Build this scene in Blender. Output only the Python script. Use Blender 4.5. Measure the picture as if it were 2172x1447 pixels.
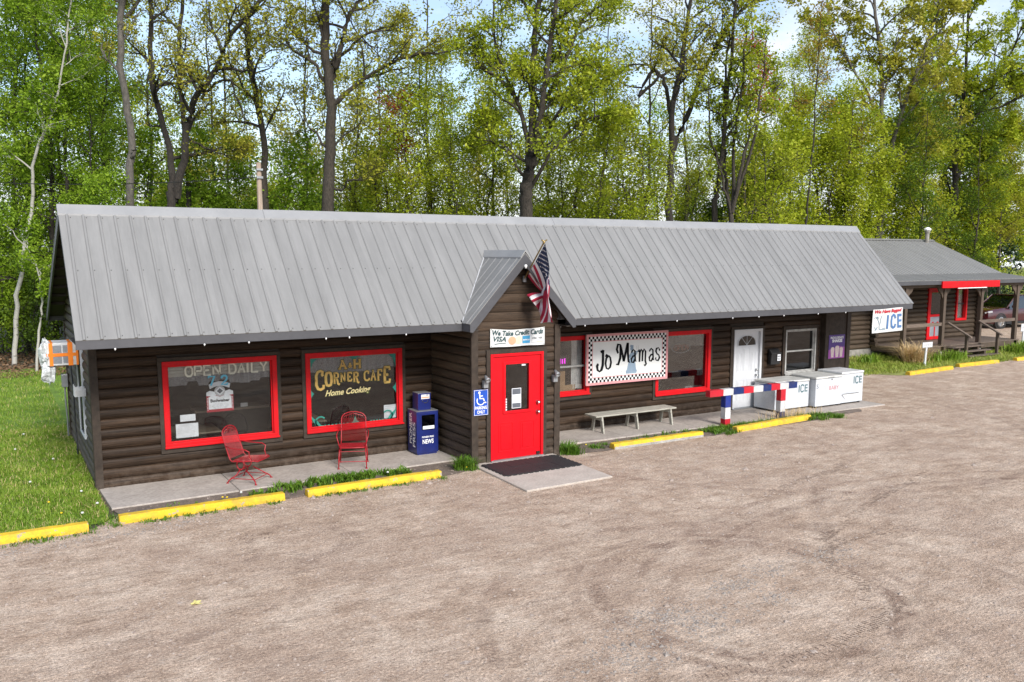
import bpy, bmesh, math, random
import numpy as np
from mathutils import Vector, Matrix
S = bpy.context.scene
for o in list(bpy.data.objects): bpy.data.objects.remove(o)
C = S.collection
R = math.radians
# ------------------------------------------------------------------ camera, sky, sun, exposure
cd = bpy.data.cameras.new('camera'); cam = bpy.data.objects.new('camera', cd); C.objects.link(cam)
YAW, PITCH, ROLL = 0.5432, 0.1273, 0.0018
cam.location = (-1.349, -15.802, 3.984)
_f = Vector((math.sin(YAW)*math.cos(PITCH), math.cos(YAW)*math.cos(PITCH), -math.sin(PITCH)))
_r = Vector((math.cos(YAW), -math.sin(YAW), 0)); _u = _r.cross(_f)
_r2 = _r*math.cos(ROLL)+_u*math.sin(ROLL); _u2 = _u*math.cos(ROLL)-_r*math.sin(ROLL)
cam.rotation_euler = Matrix((_r2, _u2, -_f)).transposed().to_euler()
cd.sensor_width = 36; cd.sensor_fit = 'HORIZONTAL'; cd.lens = 1833.58/2172*36; cd.shift_y = 50.66/2172
cd.clip_start = 0.1; cd.clip_end = 3000
S.camera = cam
SUN_EL, SUN_AZ = R(34), R(181)          # azimuth measured from +Y towards +X: the light comes from the right of the camera's back
w = bpy.data.worlds.new('World'); S.world = w; w.use_nodes = True
nt = w.node_tree; nt.nodes.clear()
out = nt.nodes.new('ShaderNodeOutputWorld'); bg = nt.nodes.new('ShaderNodeBackground')
sky = nt.nodes.new('ShaderNodeTexSky'); sky.sky_type = 'NISHITA'; sky.sun_disc = False
sky.sun_elevation = SUN_EL; sky.sun_rotation = SUN_AZ; sky.air_density = 1.0; sky.dust_density = 1.0; sky.ozone_density = 1.5
tc = nt.nodes.new('ShaderNodeTexCoord'); mp = nt.nodes.new('ShaderNodeMapping'); mp.inputs['Scale'].default_value = (1.6, 1.6, 3.4); mp.inputs['Location'].default_value = (0.35, 0.1, 0.2)
nz = nt.nodes.new('ShaderNodeTexNoise'); nz.inputs['Scale'].default_value = 2.3; nz.inputs['Detail'].default_value = 8; nz.inputs['Roughness'].default_value = 0.58
rp = nt.nodes.new('ShaderNodeValToRGB'); rp.color_ramp.elements[0].position = 0.50; rp.color_ramp.elements[1].position = 0.70; rp.color_ramp.elements[0].color = (.16, .16, .16, 1)
mx = nt.nodes.new('ShaderNodeMixRGB'); mx.inputs['Color2'].default_value = (5.2, 5.4, 5.7, 1)
nt.links.new(tc.outputs['Generated'], mp.inputs['Vector']); nt.links.new(mp.outputs['Vector'], nz.inputs['Vector'])
sx_ = nt.nodes.new('ShaderNodeSeparateXYZ'); hz = nt.nodes.new('ShaderNodeMapRange'); hz.inputs['From Min'].default_value = .03; hz.inputs['From Max'].default_value = .19; hz.inputs['To Min'].default_value = 1; hz.inputs['To Max'].default_value = 0
mxx = nt.nodes.new('ShaderNodeMath'); mxx.operation = 'MAXIMUM'
nt.links.new(tc.outputs['Generated'], sx_.inputs[0]); nt.links.new(sx_.outputs['Z'], hz.inputs['Value']); nt.links.new(hz.outputs[0], mxx.inputs[0]); nt.links.new(rp.outputs['Color'], mxx.inputs[1])
nt.links.new(nz.outputs['Fac'], rp.inputs['Fac']); nt.links.new(mxx.outputs[0], mx.inputs['Fac'])
nt.links.new(sky.outputs['Color'], mx.inputs['Color1']); nt.links.new(mx.outputs['Color'], bg.inputs['Color'])
bg.inputs['Strength'].default_value = 0.135
nt.links.new(bg.outputs['Background'], out.inputs['Surface'])
sl = bpy.data.lights.new('sun', 'SUN'); sl.energy = 3.0; sl.angle = R(18); sl.color = (1, 0.96, 0.9)
so = bpy.data.objects.new('sun', sl); C.objects.link(so)
sd = Vector((math.sin(SUN_AZ)*math.cos(SUN_EL), math.cos(SUN_AZ)*math.cos(SUN_EL), math.sin(SUN_EL)))
so.rotation_euler = sd.to_track_quat('Z', 'Y').to_euler(); so.location = (0, 0, 60)
S.view_settings.view_transform = 'Standard'; S.view_settings.look = 'None'; S.view_settings.gamma = 1
S.view_settings.use_curve_mapping = False; S.view_settings.exposure = 0.74
S.cycles.max_bounces = 8; S.cycles.transparent_max_bounces = 24

# ------------------------------------------------------------------ materials
M = {}
def _new(name):
    m = bpy.data.materials.new(name); m.use_nodes = True; t = m.node_tree; M[name] = m
    return m, t, t.nodes['Principled BSDF'], t.nodes['Material Output']
def nd(t, kind, **k):
    n = t.nodes.new('ShaderNode'+kind)
    for a, b in k.items():
        if a in n.inputs.keys(): n.inputs[a].default_value = b
        else: setattr(n, a, b)
    return n
def col4(c): return (c[0], c[1], c[2], 1)
def mat(name, c, c2=None, rough=0.6, scale=6, detail=5, stretch=(1, 1, 1), bump=0.0, bscale=40, metal=0.0, spec=0.5, rnd=0.0, lo=0.35, hi=0.65, coat=0.0, bdist=0.01, world=False, fine=0.0):
    m, t, p, o = _new(name); L = t.links.new
    if c2 is None: c2 = tuple(x*0.78 for x in c)
    tcn = nd(t, 'TexCoord'); mpn = nd(t, 'Mapping', Scale=stretch)
    if world:
        g = nd(t, 'NewGeometry'); L(g.outputs['Position'], mpn.inputs['Vector'])
    else: L(tcn.outputs['Object'], mpn.inputs['Vector'])
    oi = nd(t, 'ObjectInfo')
    if rnd:
        ad = nd(t, 'VectorMath', operation='MULTIPLY_ADD'); cb = nd(t, 'CombineXYZ')
        for k in range(3): L(oi.outputs['Random'], cb.inputs[k])
        ad.inputs[1].default_value = (37, 71, 53); L(cb.outputs[0], ad.inputs[0]); L(mpn.outputs[0], ad.inputs[2]); vec = ad.outputs[0]
    else: vec = mpn.outputs[0]
    n = nd(t, 'TexNoise', Scale=scale, Detail=detail, Roughness=0.6); L(vec, n.inputs['Vector'])
    r = nd(t, 'ValToRGB'); r.color_ramp.elements[0].position = lo; r.color_ramp.elements[1].position = hi
    r.color_ramp.elements[0].color = col4(c2); r.color_ramp.elements[1].color = col4(c); L(n.outputs['Fac'], r.inputs['Fac'])
    cc = r.outputs['Color']
    if rnd or fine:
        h = nd(t, 'HueSaturation'); L(cc, h.inputs['Color']); cc = h.outputs[0]
        if rnd:
            mr = nd(t, 'MapRange'); mr.inputs['To Min'].default_value = 1-rnd; mr.inputs['To Max'].default_value = 1+rnd
            L(oi.outputs['Random'], mr.inputs['Value']); val = mr.outputs[0]
        else: val = None
        if fine:
            n3 = nd(t, 'TexNoise', Scale=scale*9, Detail=3); L(vec, n3.inputs['Vector'])
            m3 = nd(t, 'MapRange'); m3.inputs['From Min'].default_value = .3; m3.inputs['From Max'].default_value = .7; m3.inputs['To Min'].default_value = 1-fine; m3.inputs['To Max'].default_value = 1+fine
            L(n3.outputs['Fac'], m3.inputs['Value'])
            if val is not None:
                mu = nd(t, 'Math', operation='MULTIPLY'); L(val, mu.inputs[0]); L(m3.outputs[0], mu.inputs[1]); val = mu.outputs[0]
            else: val = m3.outputs[0]
        L(val, h.inputs['Value'])
    L(cc, p.inputs['Base Color'])
    p.inputs['Roughness'].default_value = rough; p.inputs['Metallic'].default_value = metal
    p.inputs['Specular IOR Level'].default_value = spec; p.inputs['Coat Weight'].default_value = coat
    if bump:
        n2 = nd(t, 'TexNoise', Scale=bscale, Detail=4); L(vec, n2.inputs['Vector'])
        b = nd(t, 'Bump', Strength=bump, Distance=bdist); L(n2.outputs['Fac'], b.inputs['Height']); L(b.outputs[0], p.inputs['Normal'])
    return m
def foliage(name, cols, trans=0.45, rough=0.55, scale=1.2):
    m, t, p, o = _new(name); L = t.links.new
    g = nd(t, 'NewGeometry'); n = nd(t, 'TexNoise', Scale=scale, Detail=3); L(g.outputs['Position'], n.inputs['Vector'])
    mr = nd(t, 'MapRange'); mr.inputs['From Min'].default_value = .3; mr.inputs['From Max'].default_value = .7; mr.inputs['To Max'].default_value = .6; L(n.outputs['Fac'], mr.inputs['Value'])
    ad = nd(t, 'Math', operation='MULTIPLY_ADD'); L(g.outputs['Random Per Island'], ad.inputs[0]); ad.inputs[1].default_value = .4; L(mr.outputs[0], ad.inputs[2])
    r = nd(t, 'ValToRGB'); e = r.color_ramp.elements
    while len(e) < len(cols): e.new(0.5)
    for i, c in enumerate(cols): e[i].position = i/(len(cols)-1); e[i].color = col4(c)
    L(ad.outputs[0], r.inputs['Fac']); L(r.outputs[0], p.inputs['Base Color']); p.inputs['Roughness'].default_value = rough; p.inputs['Specular IOR Level'].default_value = .3
    tr = nd(t, 'BsdfTranslucent'); L(r.outputs[0], tr.inputs['Color']); ms = nd(t, 'MixShader', Fac=trans); L(p.outputs[0], ms.inputs[1]); L(tr.outputs[0], ms.inputs[2]); L(ms.outputs[0], o.inputs['Surface'])
    return m
def glass(name, tint=(0.55, 0.6, 0.6), refl=1.0, rough=0.02):
    m, t, p, o = _new(name); L = t.links.new; t.nodes.remove(p)
    a = nd(t, 'BsdfTransparent', Color=col4(tint)); b = nd(t, 'BsdfGlossy', Roughness=rough); fr = nd(t, 'Fresnel', IOR=1.65)
    mu = nd(t, 'Math', operation='MULTIPLY'); mu.inputs[1].default_value = refl; L(fr.outputs[0], mu.inputs[0])
    n = nd(t, 'TexNoise', Scale=1.3, Detail=2); g = nd(t, 'NewGeometry'); L(g.outputs['Position'], n.inputs['Vector'])
    bm_ = nd(t, 'Bump', Strength=0.06, Distance=0.05); L(n.outputs['Fac'], bm_.inputs['Height']); L(bm_.outputs[0], b.inputs['Normal'])
    ms = nd(t, 'MixShader'); L(mu.outputs[0], ms.inputs[0]); L(a.outputs[0], ms.inputs[1]); L(b.outputs[0], ms.inputs[2]); L(ms.outputs[0], o.inputs['Surface'])
    return m
def emit(name, c, s):
    m, t, p, o = _new(name); p.inputs['Base Color'].default_value = col4(c); p.inputs['Emission Color'].default_value = col4(c); p.inputs['Emission Strength'].default_value = s
    return m
def worn(name, c, under, rough=.6, chip=.62, dirt=.5, scale=7, dirtc=(.10, .075, .055), bump=.3):
    m = mat(name, c, tuple(x*.86 for x in c), rough=rough, scale=5, bump=bump, bscale=28, bdist=.006, fine=.08, rnd=.06, spec=.22); t = m.node_tree; L = t.links.new; p = t.nodes['Principled BSDF']
    src = p.inputs['Base Color'].links[0].from_socket; g = nd(t, 'NewGeometry')
    n1 = nd(t, 'TexNoise', Scale=scale, Detail=9, Roughness=.72); L(g.outputs['Position'], n1.inputs['Vector']); r1 = nd(t, 'ValToRGB'); r1.color_ramp.elements[0].position = chip; r1.color_ramp.elements[1].position = chip+.025; L(n1.outputs['Fac'], r1.inputs['Fac'])
    n2 = nd(t, 'TexNoise', Scale=scale*.55, Detail=7, Roughness=.7); L(g.outputs['Position'], n2.inputs['Vector']); r2 = nd(t, 'MapRange'); r2.inputs['From Min'].default_value = .45; r2.inputs['From Max'].default_value = .78; r2.inputs['To Max'].default_value = dirt; L(n2.outputs['Fac'], r2.inputs['Value'])
    a = nd(t, 'MixRGB'); L(r2.outputs[0], a.inputs[0]); L(src, a.inputs[1]); a.inputs[2].default_value = col4(dirtc)
    b = nd(t, 'MixRGB'); L(r1.outputs[0], b.inputs[0]); L(a.outputs[0], b.inputs[1]); b.inputs[2].default_value = col4(under); L(b.outputs[0], p.inputs['Base Color']); return m
GRAIN = (0.6, 14, 14)
def splash(name, c=(.15, .115, .09), top=.42, amt=.55):
    """dried mud splashed up the foot of the wall, and patches of faded stain"""
    t = M[name].node_tree; L = t.links.new; p = t.nodes['Principled BSDF']; src = p.inputs['Base Color'].links[0].from_socket; g = nd(t, 'NewGeometry'); sx = nd(t, 'SeparateXYZ'); L(g.outputs['Position'], sx.inputs[0])
    n = nd(t, 'TexNoise', Scale=7, Detail=8, Roughness=.75); L(g.outputs['Position'], n.inputs['Vector']); mr = nd(t, 'MapRange'); mr.inputs['From Min'].default_value = top; mr.inputs['From Max'].default_value = 0; mr.inputs['To Max'].default_value = 1; L(sx.outputs['Z'], mr.inputs['Value'])
    m2 = nd(t, 'MapRange'); m2.inputs['From Min'].default_value = .40; m2.inputs['From Max'].default_value = .66; m2.inputs['To Max'].default_value = amt; L(n.outputs['Fac'], m2.inputs['Value']); mu = nd(t, 'Math', operation='MULTIPLY'); L(mr.outputs[0], mu.inputs[0]); L(m2.outputs[0], mu.inputs[1])
    a = nd(t, 'MixRGB'); L(mu.outputs[0], a.inputs[0]); L(src, a.inputs[1]); a.inputs[2].default_value = col4(c)
    n4 = nd(t, 'TexNoise', Scale=1.1, Detail=6, Roughness=.7); L(g.outputs['Position'], n4.inputs['Vector']); m4 = nd(t, 'MapRange'); m4.inputs['From Min'].default_value = .54; m4.inputs['From Max'].default_value = .72; m4.inputs['To Max'].default_value = .20; L(n4.outputs['Fac'], m4.inputs['Value'])
    b = nd(t, 'MixRGB'); L(m4.outputs[0], b.inputs[0]); L(a.outputs[0], b.inputs[1]); b.inputs[2].default_value = (.085, .062, .046, 1); L(b.outputs[0], p.inputs['Base Color'])
mat('log', (0.044, 0.0255, 0.0145), (0.0135, 0.0078, 0.0046), rough=.6, scale=3.2, stretch=GRAIN, bump=.45, bscale=9, rnd=.38, fine=.32, bdist=.006, spec=.2)
mat('log_side', (0.066, 0.046, 0.028), (0.028, 0.019, 0.012), rough=.65, scale=3.2, stretch=(14, .6, 14), bump=.35, bscale=9, rnd=.28, fine=.28, bdist=.006, spec=.35)
mat('gable_board', (0.062, 0.040, 0.025), (0.024, 0.0155, 0.010), rough=.7, scale=3.2, stretch=GRAIN, bump=.4, bscale=9, rnd=.3, fine=.3, bdist=.006, spec=.3)
mat('trim', (0.046, 0.033, 0.024), (0.026, 0.0185, 0.0135), rough=.65, scale=3, stretch=(3, 3, 3), bump=.25, bscale=40, rnd=.12, fine=.15, bdist=.004, spec=.3)
mat('core', (0.03, 0.021, 0.015), rough=.8)
for q_ in ('log', 'log_side', 'gable_board', 'trim'): splash(q_)
mat('soffit', (0.035, 0.026, 0.02), rough=.75, stretch=(1, 8, 1))
mat('roof', (0.240, 0.236, 0.229), (0.198, 0.195, 0.189), rough=.45, scale=2.4, stretch=(1.6, .22, .22), metal=.15, spec=.5, rnd=.02, fine=.035, bump=.05, bscale=3, bdist=.01)
mat('roof_cap_sunlit', (0.30, 0.30, 0.30), (0.26, 0.26, 0.262), rough=.38, scale=2, metal=.15, spec=.5)  # paler than the roof sheets: sunlight on the ridge put into the colour
mat('fascia', (0.072, 0.072, 0.079), (0.058, 0.058, 0.064), rough=.5, scale=1.5, spec=.4, rnd=.05, fine=.06)
mat('flashing', (0.62, 0.62, 0.63), rough=.35, metal=.3)
mat('screw', (0.12, 0.12, 0.12), rough=.4, metal=.5)
worn('red', (0.58, 0.003, 0.008), (0.16, 0.05, 0.04), rough=.55, chip=.68, dirt=.5, scale=6, dirtc=(.16, .02, .02), bump=.12)
worn('red_door', (0.62, 0.003, 0.010), (0.30, 0.02, 0.02), rough=.42, chip=.76, dirt=.22, scale=3, dirtc=(.28, .02, .02), bump=.06)
mat('white', (0.56, 0.575, 0.60), (0.50, 0.51, 0.535), rough=.5, scale=2, fine=.03)
mat('white_dirty', (0.60, 0.61, 0.62), (0.42, 0.41, 0.39), rough=.5, scale=5, lo=.25, hi=.5, fine=.05)
worn('enamel', (0.55, 0.575, 0.61), (0.22, 0.11, 0.055), rough=.35, chip=.715, dirt=.22, scale=5, dirtc=(.42, .36, .28), bump=.05)
mat('lid', (0.56, 0.56, 0.54), (0.44, 0.44, 0.42), rough=.45, scale=5, fine=.06)
mat('gray_frame', (0.42, 0.42, 0.40), (0.26, 0.25, 0.24), rough=.55, scale=9)
mat('black', (0.012, 0.012, 0.013), rough=.5)
mat('black_print', (0.010, 0.010, 0.012), rough=.7, spec=.1)
mat('white_print', (0.8, 0.8, 0.8), (0.74, 0.74, 0.74), rough=.7, spec=.1)
mat('rubber', (0.018, 0.018, 0.019), (0.010, 0.010, 0.011), rough=.75, scale=60, bump=.8, bscale=90, bdist=.01)
mat('chrome', (0.55, 0.55, 0.55), rough=.25, metal=1)
mat('gray_metal', (0.30, 0.31, 0.32), rough=.4, metal=.4)
mat('blue_box', (0.008, 0.018, 0.135), (0.006, 0.012, 0.10), rough=.35, scale=4, coat=.3, fine=.08)
mat('blue_sign', (0.010, 0.07, 0.42), rough=.45)
worn('navy', (0.012, 0.028, 0.12), (0.20, 0.15, 0.11), rough=.6, chip=.685, dirt=.4, scale=9, bump=.2)
worn('navy2', (0.010, 0.03, 0.23), (0.20, 0.15, 0.11), rough=.6, chip=.685, dirt=.4, scale=9, bump=.2)
worn('rail_red', (0.50, 0.016, 0.03), (0.20, 0.15, 0.11), rough=.6, chip=.685, dirt=.4, scale=9, bump=.2)
worn('rail_white', (0.56, 0.56, 0.56), (0.20, 0.15, 0.11), rough=.6, chip=.685, dirt=.4, scale=9, bump=.2)
worn('yellow', (0.68, 0.44, 0.030), (0.30, 0.27, 0.22), rough=.8, chip=.60, dirt=.75, scale=8, dirtc=(.16, .12, .07))
mat('concrete', (0.40, 0.355, 0.315), (0.30, 0.262, 0.232), rough=.85, scale=2.2, bump=.4, bscale=70, fine=.16, bdist=.006, lo=.3, hi=.7)
mat('concrete_grey', (0.34, 0.33, 0.31), (0.24, 0.23, 0.215), rough=.9, scale=3, bump=.5, bscale=60, fine=.18, bdist=.008)
mat('door_slab', (0.44, 0.385, 0.335), (0.38, 0.33, 0.285), rough=.85, scale=3, bump=.4, bscale=140, fine=.14, bdist=.004)
mat('soil', (0.19, 0.145, 0.115), (0.11, 0.085, 0.068), rough=.95, scale=5, bump=.9, bscale=30, fine=.35, bdist=.02)
mat('bench', (0.40, 0.385, 0.33), (0.27, 0.255, 0.215), rough=.7, scale=3, stretch=(1.5, 12, 12), fine=.15, bump=.2, bscale=12, bdist=.004, rnd=.08)
mat('chair_red', (0.34, 0.004, 0.012), rough=.4, spec=.5)
mat('iron', (0.010, 0.010, 0.011), rough=.5)
mat('pink', (0.60, 0.28, 0.29), (0.54, 0.24, 0.25), rough=.6)
mat('sign_white', (0.70, 0.71, 0.70), (0.64, 0.65, 0.65), rough=.5, scale=1.5)
mat('slate_blue', (0.24, 0.32, 0.41), (0.20, 0.275, 0.36), rough=.6)
mat('banner', (0.58, 0.59, 0.58), (0.53, 0.54, 0.53), rough=.55, scale=3)
mat('teal_ink', (0.012, 0.055, 0.062), rough=.6)
mat('ice_green', (0.012, 0.085, 0.10), rough=.6)
mat('ice_blue', (0.07, 0.16, 0.33), (0.055, 0.125, 0.27), rough=.6)
mat('ink_pale', (0.13, 0.22, 0.29), rough=.6)
mat('ink_red', (0.45, 0.02, 0.035), rough=.6)
mat('ink_orange', (0.62, 0.36, 0.22), rough=.6)
mat('ink_peach', (0.66, 0.56, 0.44), rough=.6)
mat('ink_cyan', (0.03, 0.22, 0.42), (0.05, 0.30, 0.50), rough=.6, scale=9)
mat('ink_grey', (0.45, 0.45, 0.46), rough=.6)
mat('ink_darkgrey', (0.10, 0.11, 0.13), rough=.6)
mat('beer_red', (0.36, 0.015, 0.03), rough=.6)
mat('gold', (0.58, 0.36, 0.10), (0.50, 0.34, 0.09), rough=.55, scale=9)
mat('gold_edge', (0.05, 0.07, 0.012), rough=.6)
mat('cream_script', (0.70, 0.60, 0.30), rough=.55)
mat('teal', (0.015, 0.21, 0.165), rough=.55)
mat('vinyl_cream', (0.60, 0.60, 0.50), rough=.6)
mat('vinyl_blue', (0.10, 0.40, 0.55), rough=.5)
mat('paper', (0.74, 0.76, 0.80), rough=.7)
mat('blind', (0.52, 0.51, 0.45), (0.42, 0.41, 0.36), rough=.7, stretch=(.5, 1, 6))
mat('lace', (0.30, 0.30, 0.31), (0.15, 0.15, 0.16), rough=.9, scale=60, lo=.4, hi=.6)
mat('curtain', (0.55, 0.55, 0.54), (0.40, 0.40, 0.40), rough=.9, scale=6)
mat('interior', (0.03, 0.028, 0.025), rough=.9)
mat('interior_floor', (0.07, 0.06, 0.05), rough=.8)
mat('table', (0.16, 0.13, 0.09), rough=.5)
mat('cardboard', (0.32, 0.20, 0.10), rough=.8)
mat('poster', (0.075, 0.025, 0.22), (0.055, 0.02, 0.17), rough=.4)
mat('poster_pink', (0.36, 0.08, 0.36), rough=.4)
mat('shake', (0.72, 0.62, 0.58), (0.62, 0.45, 0.42), rough=.5, scale=20)
emit('neon_red', (0.75, 0.12, 0.05), .25); emit('neon_pink', (0.75, 0.03, 0.65), 1.0)
mat('neon_tube', (0.62, 0.22, 0.16), rough=.3); mat('neon_blue_tube', (0.35, 0.42, 0.5), rough=.3)
mat('flag_red', (0.38, 0.012, 0.045), rough=.75); mat('flag_white', (0.70, 0.66, 0.68), rough=.75); mat('flag_blue', (0.012, 0.024, 0.07), rough=.75)
mat('brass', (0.35, 0.25, 0.10), rough=.35, metal=.6)
mat('tape', (0.90, 0.24, 0.015), (0.82, 0.20, 0.01), rough=.4, scale=8)
mat('plastic_wrap', (0.62, 0.64, 0.65), (0.42, 0.44, 0.45), rough=.25, scale=18, lo=.4, hi=.6, bump=.8, bscale=14, bdist=.03)
mat('grille', (0.16, 0.18, 0.22), rough=.5)
mat('cabin_log', (0.075, 0.052, 0.034), (0.036, 0.025, 0.017), rough=.65, scale=3, stretch=(.6, 12, 12), bump=.3, bscale=9, rnd=.25, fine=.25, bdist=.006, spec=.3)
mat('log_end', (0.15, 0.12, 0.09), (0.09, 0.07, 0.05), rough=.8, scale=14)
mat('deck_wood', (0.15, 0.11, 0.085), (0.09, 0.068, 0.052), rough=.75, scale=3, stretch=(1.2, 8, 8), fine=.2, rnd=.15, bump=.2, bscale=12)
mat('post_wood', (0.095, 0.066, 0.045), (0.06, 0.042, 0.03), rough=.7, scale=4, stretch=(6, 6, 1), fine=.2)
mat('screen_grey', (0.23, 0.24, 0.27), rough=.6)
mat('stone', (0.30, 0.28, 0.25), (0.18, 0.17, 0.15), rough=.9, scale=6, bump=.6, bscale=20)
mat('bark', (0.062, 0.050, 0.037), (0.022, 0.018, 0.014), rough=.9, scale=5, stretch=(5, 5, 1.2), bump=.8, bscale=9, bdist=.05, rnd=.2, lo=.3, hi=.7)
mat('bark_dark', (0.040, 0.032, 0.025), (0.014, 0.012, 0.010), rough=.9, scale=5, stretch=(5, 5, 1.2), bump=.8, bscale=9, bdist=.05, rnd=.2, lo=.3, hi=.7)
mat('bark_grey', (0.125, 0.112, 0.096), (0.05, 0.046, 0.04), rough=.9, scale=4, stretch=(4, 4, 1.6), bump=.6, bscale=9, bdist=.04, lo=.3, hi=.7)
mat('birch_bark', (0.36, 0.345, 0.31), (0.07, 0.06, 0.055), rough=.7, scale=3, stretch=(.9, .9, 7), lo=.30, hi=.40)
foliage('leaf_bright', [(0.105, 0.20, 0.012), (0.23, 0.36, 0.022), (0.38, 0.48, 0.05)])
foliage('leaf_yellow', [(0.16, 0.235, 0.012), (0.35, 0.42, 0.024), (0.55, 0.55, 0.06)])
foliage('leaf_olive', [(0.17, 0.20, 0.016), (0.36, 0.36, 0.035), (0.52, 0.45, 0.08)])
foliage('leaf_rust', [(0.26, 0.12, 0.02), (0.33, 0.23, 0.03), (0.30, 0.28, 0.035)])
foliage('leaf_redbud', [(0.36, 0.04, 0.03), (0.44, 0.09, 0.05), (0.36, 0.16, 0.05)])
foliage('leaf_deep', [(0.050, 0.095, 0.010), (0.105, 0.18, 0.016), (0.19, 0.26, 0.025)])
foliage('needle', [(0.010, 0.028, 0.010), (0.020, 0.048, 0.014), (0.035, 0.070, 0.018)], trans=.15)
foliage('grass', [(0.10, 0.185, 0.014), (0.20, 0.315, 0.028), (0.36, 0.43, 0.08)], trans=.35, scale=1.6)
foliage('grass_dry', [(0.16, 0.25, 0.03), (0.27, 0.33, 0.045), (0.40, 0.38, 0.11)], trans=.3, scale=1.5)
foliage('weed', [(0.045, 0.11, 0.010), (0.095, 0.20, 0.015), (0.19, 0.29, 0.03)], trans=.3, scale=8)
foliage('straw', [(0.56, 0.38, 0.17), (0.68, 0.50, 0.26), (0.78, 0.62, 0.36)], trans=.25, scale=3)
foliage('litter', [(0.10, 0.06, 0.035), (0.17, 0.10, 0.055), (0.24, 0.15, 0.08)], trans=.1)
mat('dandelion', (0.80, 0.55, 0.01), rough=.7); mat('fluff', (0.65, 0.65, 0.62), rough=.9)
mat('oak_leaf', (0.62, 0.55, 0.20), rough=.6)
mat('car_red', (0.05, 0.004, 0.008), rough=.25, coat=1.0, spec=.5)
mat('car_white', (0.62, 0.64, 0.67), rough=.3, coat=.6)
mat('car_green', (0.03, 0.10, 0.09), rough=.3, coat=.6)
mat('tyre', (0.016, 0.016, 0.017), rough=.8)
mat('pole_wood', (0.40, 0.31, 0.24), (0.28, 0.215, 0.165), rough=.8, scale=3, stretch=(8, 8, .6), fine=.2)
mat('lamp_lens', (0.45, 0.45, 0.46), rough=.2)
glass('pane', (0.92, 0.93, 0.93), 0.85); glass('pane_dark', (0.30, 0.32, 0.33), 1.2); glass('pane_matte', (0.10, 0.11, 0.11), 0.25); glass('car_glass', (0.12, 0.14, 0.14), 2.0)

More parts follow.
